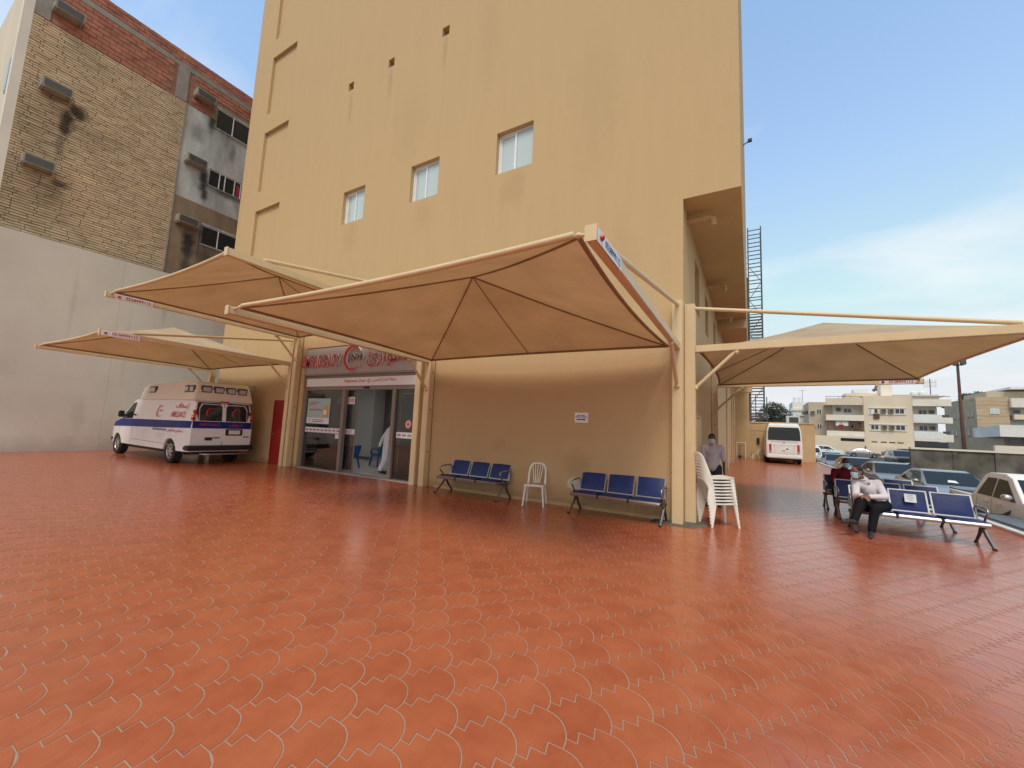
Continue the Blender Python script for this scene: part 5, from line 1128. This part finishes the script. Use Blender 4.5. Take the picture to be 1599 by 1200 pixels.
MB().box(.3, 5.8, -.8, .8, .25, .40).build('underbody', 'black_plastic', bus, False); slope_pane((6.28, 1.3), (6.0, 2.4), .95, .9, bus, 'windscreen', 'car_glass')
# -- parked cars
def car(label, loc, rz, kind, paint, detail=True, grp='cars in the car park', nm='parked_car', sc=1.0):
    r = empty(nm, loc, rz); tag(r, label, 'pickup' if kind == 'pickup' else 'car', grp); r.scale = (sc,)*3
    if kind == 'sedan':
        Lc, a0, a1, wr = 4.6, .98, 3.70, .33
        pr = [(.10, .30), (.55, .24)] + arch(a0, .37, .22) + [(3.2, .22)] + arch(a1, .37, .22) + [(4.2, .22), (4.50, .26), (4.58, .45), (4.56, .62), (4.42, .74), (3.95, .86), (3.40, .96), (2.62, 1.40), (2.35, 1.455), (1.75, 1.45), (1.35, 1.38), (.62, 1.04), (.15, 1.0), (.03, .88), (0, .55)]
        tb = [(0, .93), (.45, .98), (.75, 1.0), (.95, .97), (1.2, .83), (1.45, .70)]; base = .89
        ws, rw_ = ((3.36, .985), (2.64, 1.395)), ((.68, 1.07), (1.33, 1.375))
        sw_ = [[(1.02, 1.02), (1.98, .995), (1.98, 1.37), (1.45, 1.345)], [(2.03, .995), (3.05, .985), (2.52, 1.36), (2.03, 1.375)]]; zt = 1.45
    elif kind == 'suv':
        Lc, a0, a1, wr = 4.75, .95, 3.75, .37
        pr = [(.08, .36), (.5, .32)] + arch(a0, .42, .32) + [(3.2, .32)] + arch(a1, .42, .32) + [(4.4, .32), (4.68, .40), (4.74, .65), (4.70, .95), (4.45, 1.06), (3.65, 1.13), (2.95, 1.66), (2.6, 1.76), (.45, 1.76), (.22, 1.66), (.04, 1.1), (0, .6)]
        tb = [(0, .95), (.5, .98), (.9, 1.0), (1.12, .97), (1.45, .86), (1.76, .76)]; base = .94
        ws, rw_ = ((3.62, 1.16), (2.98, 1.64)), ((.06, 1.15), (.21, 1.62))
        sw_ = [[(.5, 1.15), (1.95, 1.14), (1.95, 1.62), (.6, 1.62)], [(2.0, 1.14), (3.35, 1.13), (2.75, 1.60), (2.0, 1.62)]]; zt = 1.76
    else:
        Lc, a0, a1, wr = 5.2, 1.1, 4.2, .38
        pr = [(.05, .50), (.6, .46)] + arch(a0, .46, .42) + [(3.6, .40)] + arch(a1, .46, .40) + [(4.9, .40), (5.12, .46), (5.2, .70), (5.16, .98), (4.95, 1.10), (4.15, 1.19), (3.45, 1.70), (3.1, 1.80), (2.35, 1.79), (2.15, 1.72), (1.82, 1.16), (1.75, 1.12), (.04, 1.12), (0, .8)]
        tb = [(0, .95), (.5, .98), (.9, 1.0), (1.15, .97), (1.5, .86), (1.8, .76)]; base = .93
        ws, rw_ = ((4.12, 1.215), (3.47, 1.685)), ((1.86, 1.22), (2.12, 1.67))
        sw_ = [[(2.06, 1.20), (2.82, 1.19), (2.82, 1.665), (2.36, 1.66)], [(2.88, 1.19), (3.90, 1.17), (3.30, 1.64), (2.88, 1.665)]]; zt = 1.8
    h = hwf(base, tb, Lc, .13, 5)
    shell(pr, h, [z for z, _ in tb[1:-1]], (.3, a0, 1.6, 2.2, 2.8, 3.3, a1, Lc-.3), r, 'body', paint, .03)
    slope_pane(*ws, base*.86, base*.72, r, 'windscreen', 'car_glass'); slope_pane(*rw_, base*.80, base*.68, r, 'rear_window', 'car_glass')
    for s in (-1, 1):
        for q in sw_: side_pane(q, h, s, r, 'side_window', 'car_glass', .008, (tb[3][0], tb[4][0]), ())
        for x in (a0, a1): wheel(r, x, s*(base-.13), wr, .22, s, 'rim_alloy', 7)
        mx_ = ws[0][0]-.28; mz = ws[0][1]+.06
        MB().ell((mx_, s*(base+.09), mz), (.09, .10, .075), nu=10, nv=7).build('mirror', paint if kind != 'pickup' else 'rim_alloy', r, False, smooth=60)
        MB().box(Lc-.42, Lc-.12, s*base*.62-.17, s*base*.62+.17, tb[2][0]-.16, tb[2][0]-.02).build('headlight', 'lamp_clear', r, False, bevel=.05)
        MB().box(-.01, .12, s*base*.66-.13, s*base*.66+.13, tb[2][0]-.0, tb[2][0]+.13).build('tail_lamp', 'lamp_red', r, False, bevel=.03)
        for x in (sw_[0][1][0]-.05, sw_[1][1][0]-.55): MB().box(x-.22, x-.06, s*(h(x, .9)-.01), s*(h(x, .9)+.025), .86 if kind == 'sedan' else 1.02, .89 if kind == 'sedan' else 1.06).build('door_handle', 'rim_alloy', r, False, bevel=.008)
        for x in (sw_[0][1][0]+.02, sw_[0][0][0]+.02): side_pane([(x, .40), (x+.012, .40), (x+.012, tb[3][0]), (x, tb[3][0])], h, s, r, 'door_gap', 'black_plastic', .003, (tb[2][0],), ())
    MB().box(Lc-.10, Lc+.012, -.42, .42, .46, .62).build('grille', 'black_plastic', r, False, bevel=.02); MB().box(Lc, Lc+.02, -.24, .24, .36, .46).build('plate', 'white_panel', r, False)
    MB().box(.6, Lc-.5, -base*.8, base*.8, .2, .36).build('underbody', 'black_plastic', r, False)
    if kind == 'pickup':
        MB().box(.08, 1.72, -.72, .72, 1.115, 1.128).build('bed_cover', 'black_plastic', r, False)
        for s in (-1, 1):
            MB().tube([(.1, s*.80, 1.15), (1.75, s*.80, 1.16)], .02, 8).build('bed_rail', 'black_plastic', r, False)
            side_pane([(1.75, .80), (2.6, .74), (3.35, .82), (3.75, .98), (3.72, .88), (3.35, .72), (2.6, .60), (1.75, .66)], h, s, r, 'side_decal', 'print_dark', .004, (.9,), (2.2, 3.0))
            side_pane([(.15, 1.04), (1.2, .98), (1.75, .90), (1.75, .86), (1.1, .93), (.15, 1.0)], h, s, r, 'side_decal', 'print_dark', .004, (.9,), (.6, 1.2))
        MB().tube([(1.72, -.66, 1.13), (2.02, -.62, 1.62), (2.02, .62, 1.62), (1.72, .66, 1.13)], .03, 8).build('roll_bar', 'black_plastic', r, False, smooth=60)
    return r
FR = R(-90)          # nose towards the camera
car('pearl white pickup truck with dark side decals behind the benches', (5.95, 17.7, gz), FR+R(1), 'pickup', 'car_pearl', nm='pickup_truck', sc=.96)
c_ = car('light silver sedan just behind the pickup, a white paper on its windscreen', (6.1, 23.9, gz), FR+R(2), 'sedan', 'car_silver')
MB().quad((3.27, .10, 1.06), (3.24, -.18, 1.075), (3.12, -.13, 1.145), (3.14, .06, 1.135)).build('dash_paper', 'white_panel', c_, False, fix=False)
car('bronze grey sedan parked second behind the pickup truck', (5.75, 29.2, gz), FR+R(2), 'sedan', 'car_bronze')
car('silver blue sedan parked third behind the pickup, next to the kerb', (5.55, 35.2, gz), FR+R(1), 'sedan', 'car_silver')
car('grey sedan behind the man in maroon, with a reddish front', (5.6, 42.0, gz), FR, 'sedan', 'car_grey')
car('white sedan at the far end of the row along the kerb', (6.3, 50.0, gz), FR, 'sedan', 'car_white')
car('white car standing just beyond the minibus', (5.6, 58.0, gz), FR, 'suv', 'car_white')
car('large white off-roader parked in front of the cream apartment block', (8.6, 88.0, gz), R(-2), 'suv', 'car_white')
car('silver sedan parked across the street before the cream block', (14.3, 92.0, gz), R(0), 'sedan', 'car_silver')
car('dark loaded pickup truck parked across the street', (18.9, 90.5, gz), R(2), 'pickup', 'car_black', nm='pickup_truck')
car('white sedan across the street, left of the concrete wall', (18.9, 84.0, gz), R(-75), 'sedan', 'car_white')
car('black off-roader across the street beside the concrete wall', (14.5, 65.0, gz), R(-88), 'suv', 'car_black')
gb = empty('grey_crate', (4.95, 12.9, gz)); tag(gb, 'low grey plastic container between the kerb and the pickup', 'container')
MB().prism([(4.62, gz+.0), (5.4, gz+.0), (5.45, .02), (4.57, .02)], 'y', 11.4, 14.2).build('tub', 'box_grey', gb, bevel=.04); MB().box(4.53, 5.49, 11.35, 14.25, .022, .10).build('lid', 'box_grey', gb, bevel=.03)
# ------------------------------------------------------------------ far end of the side yard
fwl = empty('end_wall', (1.5, 39.6, 0)); tag(fwl, 'tan rendered wall closing the far end of the side yard', 'wall')
box('wall', 'stucco_plain', fwl, -1.1, PX1-.02, 39.62, 39.85, 0, 2.93); box('coping', 'stucco_plain', fwl, -1.1, PX1, 39.57, 39.9, 2.932, 3.03); MB().box(-.95, 1.6, 39.60, 39.622, 2.3, 2.34).build('groove', 'brown_side', fwl)
box('meter_box', 'black_plastic', fwl, .42, .62, 39.5, 39.6, 1.25, 1.7)
tf = empty('mesh_gate', (-.7, 38.9, 0)); tag(tf, 'white metal gate with wire mesh leaning at the end of the side wall', 'gate')
MB().bar((-1.0, 38.6, 1.27), (-.35, 38.6, 1.27), .06, .06).bar((-.38, 38.6, 0), (-.38, 38.6, 1.27), .05, .05).bar((-1.0, 38.6, 0), (-1.0, 38.6, 1.27), .05, .05).build('frame', 'white_paint', tf)
for i in range(7): MB().tube([(-.96+.083*i, 38.62, .05), (-.96+.083*i, 38.62, 1.24)], .006, 5).build('wire', 'dark_metal', tf)
MB().tube([(-.8, 38.5, .12), (-.8, 38.45, .12)], .12, 14).tube([(-.8, 38.5, .2), (-.78, 38.5, 1.0), (-.6, 38.5, 1.05)], .02, 6).build('trolley', 'black_plastic', tf)
eq = empty('rooftop_equipment', (-.5, 40.4, 3)); tag(eq, 'pipes, ducts and a grey blue sheet above the end wall', 'equipment')
MB().prism([(-.95, 5.6), (-.15, 4.6), (-.72, 3.55), (-.85, 3.5)], 'y', 40.2, 40.35).build('sheet', 'blue_grey_cloth', eq); MB().box(-1.0, -.45, 40.0, 40.6, 4.4, 5.6).build('duct', 'dark_metal', eq, bevel=.03)
for i in range(5): MB().box(-.45, -.12, 39.95, 40.05, 4.6+.22*i, 4.72+.22*i).build('louvre', 'alu_white', eq)
for x in (-1.05, -.55, -.1, .4, .9, 1.2): MB().tube([(x, 40.1, 3.03), (x, 40.1, random.uniform(3.4, 5.6))], .035, 6).build('pipe', 'scaffold', eq)
for i in range(9): MB().bar((-1.1+random.uniform(0, 1.2), 39.8, 3.1+.07*i), (.2+random.uniform(0, 1), 39.8, 3.08+.07*i), .05, .05).build('scrap_bar', 'scaffold' if i % 2 else 'rust', eq)
MB().ell((1.05, 41, 3.35), (.22, .22, .3)).build('drum', 'dark_metal', eq, smooth=60)
tw = empty('lattice_tower', (.5, 43, 0)); tag(tw, 'tall steel lattice tower rising beside the hospital roof', 'tower')
tx0, tx1, ty0, ty1 = 0.05, 1.08, 42.0, 43.2
for x in (tx0, tx1):
    for y in (ty0, ty1): MB().tube([(x, y, 0), (x, y, 21.1)], .05, 6).build('upright', 'scaffold', tw)
for i in range(46):
    z = 3.0 + (i*.28 if i < 36 else 35*.28+(i-35)*.80)
    if z > 21.15: break
    MB().bar((tx0, ty0, z), (tx1, ty0, z+.02), .07, .07).bar((tx0, ty1, z+.1), (tx1, ty1, z+.1), .07, .07).bar((tx0, ty0, z), (tx0, ty1, z+.1), .07, .07).bar((tx1, ty0, z), (tx1, ty1, z+.1), .07, .07).build('rung', 'scaffold', tw)
for i in range(9): MB().tube([(tx0 if i % 2 else tx1, ty0, 3+1.6*i), (tx1 if i % 2 else tx0, ty0, 4.6+1.6*i)], .03, 5).build('diagonal', 'scaffold', tw)
for x in (-.25, -.05): MB().tube([(x, 42.4, 0), (x, 42.4, 19.5 if x < -.1 else 16.5)], .05, 6).build('riser_pipe', 'scaffold', tw)
for i in range(30): MB().bar((-.25, 42.4, 3+.55*i), (.12, 42.4, 3+.55*i), .04, .04).build('tie', 'scaffold', tw)
# ------------------------------------------------------------------ trees
def tree(name, label, base, th, blobs, n, size, mat, seed):
    rr = random.Random(seed); r = empty(name, base); tag(r, label, 'tree')
    bx, by, bz = base
    t = MB(); t.tube([(bx, by, bz), (bx+.15, by, bz+th*.5), (bx+.05, by+.1, bz+th)], [.22, .16, .10], 8)
    for (cx, cy, cz, rx) in blobs: t.tube([(bx+.05, by+.1, bz+th*.8), ((bx+cx)/2, (by+cy)/2, (bz+th+cz)/2), (cx, cy, cz)], [.10, .06, .02], 6)
    t.build('trunk', 'bark', r, smooth=60)
    m_ = MB()
    for i in range(n):
        cx, cy, cz, rx = rr.choice(blobs); 
        while True:
            p = Vector((rr.uniform(-1, 1), rr.uniform(-1, 1), rr.uniform(-1, 1)))
            if p.length < 1: break
        p = p.normalized()*(p.length**.45)
        k_ = rr.uniform(.75, 1.18)
        c = Vector((cx, cy, cz)) + Vector((p.x*rx*k_, p.y*rx*k_, p.z*rx*.75*k_))
        u_ = Vector((rr.gauss(0, 1), rr.gauss(0, 1), rr.gauss(0, 1))).normalized(); v_ = u_.orthogonal().normalized(); s_ = size*rr.uniform(.5, 1.3)
        m_.quad(c-u_*s_, c+v_*s_*.5, c+u_*s_, c-v_*s_*.5)
    m_.build('crown', mat, r, fix=False)
    return r
tree('shrubby_tree', 'dusty dark green tree behind the minibus', (2.8, 62, gz), 3.2, [(1.9, 62, 4.6, 1.3), (3.2, 62.5, 4.9, 1.3), (2.6, 61.5, 5.5, 1.2), (4.0, 62, 4.0, 1.1), (1.4, 61.5, 3.6, 1.0), (3.4, 61.5, 3.6, 1.2), (2.4, 62, 3.6, 1.1)], 6500, .13, 'leaf_dark', 5)
tree('leafy_tree', 'dark green tree top showing above the stone-faced building', (48.5, 145, gz), 11, [(46.9, 145, 14.2, 1.5), (49, 145, 14.4, 1.7), (48, 145, 13.4, 1.6), (50.3, 145, 13.8, 1.3), (43.2, 145, 12.2, 1.0)], 4000, .26, 'leaf_green', 6)
# ------------------------------------------------------------------ concrete boundary wall and lamp pole on the right
cw = empty('concrete_wall', (14, 34, gz)); tag(cw, 'stained grey concrete wall behind the parked pickup', 'wall')
xs_ = [8.40, 10.3, 12.0, 14.3, 17, 20, 24]
for i in range(6): box('panel', 'concrete', cw, xs_[i]+(.02 if i else 0), xs_[i+1]-.03, 34+.03*(i % 2), 34.3, gz, 1.42)
box('coping', 'balcony_white', cw, 8.40, 24, 33.93, 34.33, 1.423, 1.53)
for x in (10.3, 12.0): box('pier', 'concrete', cw, x-.08, x+.10, 33.97, 34.0, gz, 1.40)
lp = empty('lamp_pole', (18.9, 60, gz)); tag(lp, 'rusty brown floodlight pole beyond the concrete wall', 'lamp pole')
MB().tube([(18.95, 60, gz), (18.9, 60, 4), (18.88, 60, 10.2)], [.20, .15, .11], 10).build('pole', 'rust', lp, smooth=60)
MB().box(18.55, 19.3, 59.9, 60.1, 10.2, 10.3).build('cross_arm', 'rust', lp)
for x, a in ((18.7, -1), (19.25, 1)): MB().box(x-.22, x+.22, 59.7, 60.0, 10.25, 10.75).build('floodlight', 'dark_metal', lp, bevel=.04)
# ------------------------------------------------------------------ cream apartment block
AY = 100.0
ap = empty('apartment_block', (20, AY, gz)); tag(ap, 'three storey cream apartment block with balconies across the car park', 'building')
def abx(nm, mat, x0, x1, y0, y1, z0, z1, parent=None): return box(nm, mat, parent or ap, x0, x1, y0, y1, z0, z1)
abx('centre_block', 'apartment_cream', 18.5, 25.3, AY, AY+14, gz, 10.65); abx('left_block', 'apartment_side', 10.3, 18.49, AY+2.6, AY+14, gz, 9.6); abx('right_block', 'wall_white', 25.31, 29.1, AY+2.2, AY+14, gz, 9.7)
abx('ground_wall', 'apartment_cream', 10.75, 18.48, AY-.6, AY-.3, gz, 2.9); abx('ground_wall', 'apartment_cream', 18.3, 25.2, AY-.6, AY-.3, gz, 1.2)
def awin(x0, x1, z0, z1, y, parent=None):
    w_ = abx('window', 'alu_white', x0, x1, y-.06, y-.01, z0, z1, parent); mxx = (x0+x1)/2
    for a_, b2 in ((x0+.06, mxx-.04), (mxx+.04, x1-.06)): abx('pane', 'dark_glass', a_, b2, y-.075, y-.062, z0+.06, z1-.06, w_)
def aac(x0, x1, z0, z1, y):
    a_ = abx('cooling_unit', 'ac_beige', x0, x1, y-.4, y-.005, z0, z1); abx('fan', 'dark_metal', x0+.08, x1-.08, y-.41, y-.402, z0+.08, z1-.08, a_)
# left wing balconies
abx('balcony_parapet', 'apartment_cream', 12.8, 18.42, AY-.02, AY+.2, 8.9, 10.2); abx('roof_slab', 'balcony_white', 12.8, 18.42, AY+.21, AY+2.6, 8.9, 9.05)
bz1 = abx('balcony_parapet', 'balcony_white', 12.78, 18.5, AY-.02, AY+.2, 5.9, 6.98); abx('balcony_floor', 'balcony_white', 12.78, 18.48, AY+.21, AY+2.6, 5.9, 6.05)
abx('balcony_parapet', 'balcony_white', 12.82, 18.46, AY-.04, AY+.18, 2.66, 3.88); abx('balcony_floor', 'balcony_white', 12.82, 18.46, AY+.19, AY+2.6, 2.66, 2.8)
abx('back_wall', 'wall_white', 14.2, 18.48, AY+2.5, AY+2.58, 6.06, 8.89)
aac(14.7, 15.45, 7.8, 8.45, AY+2.5); awin(15.9, 17.1, 7.5, 8.4, AY+2.5)
for i, x in enumerate((12.9, 14.0, 15.1, 16.2, 17.3, 18.4)): abx('railing_post', 'rust', x, x+.06, AY+.0, AY+.06, 3.9, 5.85)
abx('railing', 'rust', 12.85, 18.46, AY+.0, AY+.05, 4.35, 4.42); abx('hanging_cloth', 'wall_white', 14.3, 16.2, AY+.3, AY+.34, 4.9, 5.75); abx('hanging_cloth', 'cloth_red', 14.7, 15.5, AY+.28, AY+.3, 4.3, 5.1); abx('hanging_cloth', 'rust', 16.9, 17.7, AY+.28, AY+.32, 4.0, 5.2)
awin(16.9, 17.9, 4.6, 5.6, AY+2.5); abx('basement_slot', 'dark_glass', 14.8, 18.3, AY-.62, AY-.605, 2.0, 2.55)
for z in (4.2, 7.2): aac(10.6, 11.3, z, z+.6, AY+2.6); awin(11.6, 12.4, z, z+1.0, AY+2.6)
for k_, (y_, z_) in enumerate(((AY+4, 7.3), (AY+7, 7.3), (AY+10, 7.3), (AY+4, 4.2), (AY+7, 4.2), (AY+10, 4.2))): abx('side_cooler', 'dark_metal', 9.9, 10.29, y_, y_+.8, z_, z_+.6)
abx('roof_rail', 'rust', 12.8, 18.4, AY+.05, AY+.1, 10.5, 10.58)
for x in (12.9, 14.8, 16.6, 18.3): abx('roof_rail_post', 'rust', x, x+.05, AY+.05, AY+.1, 10.2, 10.5)
# centre block window bands
for z0, z1 in ((7.25, 8.32), (4.25, 5.30)):
    abx('window_surround', 'balcony_white', 19.2, 24.4, AY-.12, AY-.004, z1, z1+.12); abx('window_surround', 'balcony_white', 19.2, 24.4, AY-.12, AY-.004, z0-.12, z0)
    awin(19.4, 20.55, z0+.1, z1-.05, AY); awin(22.9, 24.2, z0+.1, z1-.05, AY); aac(20.9, 21.65, z0+.2, z1-.08, AY); aac(22.0, 22.7, z0+.2, z1-.08, AY)
abx('hanging_cloth', 'wall_white', 19.5, 20.0, AY-.16, AY-.13, 7.2, 8.1); abx('hanging_cloth', 'rust', 19.85, 20.7, AY-.2, AY-.17, 6.35, 7.3)
for x in (19.4, 20.7, 21.9, 23.0): abx('basement_slot', 'dark_glass', x, x+.85, AY-.012, AY-.004, 1.95, 2.17)
# right wing
abx('balcony_parapet', 'balcony_white', 25.32, 30.35, AY-.05, AY+.2, 8.8, 10.0); abx('balcony_parapet', 'balcony_white', 25.32, 30.38, AY-.05, AY+.2, 5.78, 6.8); abx('balcony_parapet', 'balcony_white', 25.32, 30.34, AY-.05, AY+.2, 2.55, 3.8)
for z in (8.8, 5.78, 2.55): abx('balcony_floor', 'balcony_white', 25.32, 30.3, AY+.21, AY+2.2, z, z+.15)
abx('balcony_screen', 'wall_white', 25.3, 29.05, AY-.07, AY-.052, 5.95, 7.3); abx('balcony_screen', 'wall_white', 25.3, 29.05, AY-.07, AY-.052, 2.95, 4.3)
for z in (7.35, 4.45): awin(26.6, 27.75, z, z+.9, AY+2.2); aac(28.0, 28.7, z+.15, z+.85, AY+2.2); abx('balcony_junk', 'dark_metal', 29.3, 30.2, AY+.6, AY+.8, z-.5, z-.05)
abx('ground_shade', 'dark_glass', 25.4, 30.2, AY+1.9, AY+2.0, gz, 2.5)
# roof clutter
abx('stair_tower', 'balcony_white', 21.95, 23.6, AY+4, AY+7, 10.66, 13.2); abx('roof_room', 'apartment_cream', 16.7, 21.9, AY+5, AY+9, 10.66, 11.6); abx('tank_shed', 'wall_white', 18.0, 20.2, AY+5, AY+7, 11.62, 12.4); abx('roof_room', 'apartment_side', 23.7, 30, AY+4, AY+8, 9.8, 11.2)
for x in (26.9, 28.1): MB().tube([(x, AY+5, 11.2), (x, AY+5, 11.7), (x, AY+5, 12.05)], [.55, .55, .1], 12).build('water_tank', 'wall_white', ap, smooth=40)
abx('roof_canopy', 'wall_white', 26, 30, AY+1, AY+3.5, 10.6, 10.75); abx('roof_rail', 'rust', 25.4, 30.3, AY+.06, AY+.1, 10.45, 10.55)
an = empty('antenna_mast', (29, AY+6, 11)); tag(an, 'white mobile phone antennas on the roof of the cream block', 'antenna')
MB().tube([(29.2, AY+5, 11.2), (29.2, AY+5, 14.3)], .07, 6).build('mast', 'scaffold', an)
for dx in (-.75, -.35, .2, .75): MB().box(29.2+dx-.12, 29.2+dx+.12, AY+4.8, AY+4.9, 12.6, 14.0).build('antenna_panel', 'wall_white', an)
MB().bar((28.3, AY+5, 12.9), (30.1, AY+5, 12.9), .06, .06).bar((28.3, AY+5, 13.6), (30.1, AY+5, 13.6), .06, .06).build('cross_arm', 'scaffold', an)
# ------------------------------------------------------------------ other buildings
wbld = empty('white_building', (10, 110, gz)); tag(wbld, 'plain white building beyond the minibus, left of the cream block', 'building')
box('wall', 'wall_white', wbld, 8.3, 14.0, 112, 122, gz, 10.4); box('cornice', 'balcony_white', wbld, 8.0, 14.2, 111.7, 111.98, 8.4, 8.9); box('lower_wall', 'balcony_white', wbld, 9.0, 13.6, 110.2, 111.9, gz, 7.1); box('canopy', 'wall_white', wbld, 8.9, 13.8, 109.9, 111.69, 7.12, 7.5)
for x in (9.0, 10.0): MB().tube([(x, 114, 10.4), (x, 114, 11.5)], .4, 10).build('water_tank', 'wall_white', wbld, smooth=50)
MB().tube([(10.3, 113, 10.4), (10.3, 113, 13.2)], .04, 5).bar((9.7, 113, 13.0), (10.9, 113, 13.1), .04, .04).build('aerial', 'scaffold', wbld)
rac = empty('roof_cooler', (3.3, 45, 3)); tag(rac, 'boxy rooftop cooler with dark grille above the bus', 'cooler'); box('casing', 'wall_white', rac, 2.85, 3.85, 45, 45.8, 2.6, 3.85); box('grille', 'dark_metal', rac, 3.05, 3.75, 44.98, 44.998, 3.1, 3.72); box('stand', 'balcony_white', rac, 2.6, 4.0, 44.9, 46, gz, 2.598)
sb_ = empty('stone_building', (39, 112, gz)); tag(sb_, 'two storey house faced with tan stone courses beyond the concrete wall', 'building')
SX = 37.35
for i in range(17):          # stone front as courses with shadow joints
    z0 = -.4 + i*.69; box('stone_course', 'stone_tan', sb_, SX, 41.6, 112.0+(.025 if i % 3 else 0), 112.4, z0, z0+.665)
box('side_wall', 'brown_side', sb_, SX+.02, 41.5, 112.41, 127, gz, 11.0); box('parapet', 'brown_side', sb_, SX-.02, SX+.3, 112.41, 127, 11.01, 11.4); box('parapet', 'stone_tan', sb_, SX+.3, 41.6, 112.0, 112.3, 11.31, 11.5)
fw2 = box('window', 'alu_white', sb_, 39.1, 40.3, 111.9, 111.98, 8.25, 9.25); box('pane', 'bright_glass', fw2, 39.18, 39.66, 111.88, 111.895, 8.33, 9.17); box('pane', 'bright_glass', fw2, 39.74, 40.22, 111.88, 111.895, 8.33, 9.17)
for y, z in ((113.4, 7.9), (115.0, 7.9), (117.5, 7.8), (119, 7.8), (121.5, 7.8), (123.5, 7.8), (113.4, 4.2), (115.6, 4.2), (118, 4.2), (121, 4.2), (123, 4.2)):
    q_ = box('side_window', 'dark_glass', sb_, SX-.01, SX+.018, y, y+.8, z, z+1.1); box('ledge', 'stone_tan', q_, SX-.25, SX+.015, y-.1, y+.9, z-.15, z-.02)
rw2 = empty('balcony_house', (44, 111, gz)); tag(rw2, 'white house with balconies at the right edge beyond the stone house', 'building')
box('wall', 'wall_white', rw2, 41.8, 53, 113.5, 126, gz, 9.9); box('balcony', 'balcony_white', rw2, 41.65, 53, 111.2, 113.49, 9.5, 11.2); box('upper_room', 'apartment_side', rw2, 40.2, 53, 116, 126, 9.91, 12.9); box('roof_slab', 'wall_white', rw2, 42.7, 53, 114, 126, 13.2, 13.6); box('balcony', 'apartment_cream', rw2, 42.0, 53, 111.5, 113.49, 7.3, 8.2)
f3 = box('window', 'alu_white', rw2, 42.4, 43.6, 113.4, 113.49, 8.4, 9.25); box('pane', 'dark_glass', f3, 42.5, 43.5, 113.38, 113.395, 8.48, 9.17)
cb = empty('canopied_building', (20, 50, gz)); tag(cb, 'low building with a thick white flat roof behind the concrete wall', 'building')
MB().prism([(17.4, 48.5), (26, 48.5), (26, 58), (19.0, 58)], 'z', 2.68, 3.62).build('flat_roof', 'wall_white', cb); box('wall', 'brown_side', cb, 18.2, 26, 50.2, 57, gz, 2.67)
for i in range(5): box('window_slot', 'dark_glass', cb, 18.5+.8*i, 19.1+.8*i, 50.17, 50.195, 2.1, 2.5)
box('low_wall', 'balcony_white', cb, 16.8, 26, 47.8, 48.1, gz, 1.95)
bpy.data.scenes.remove(scratch)
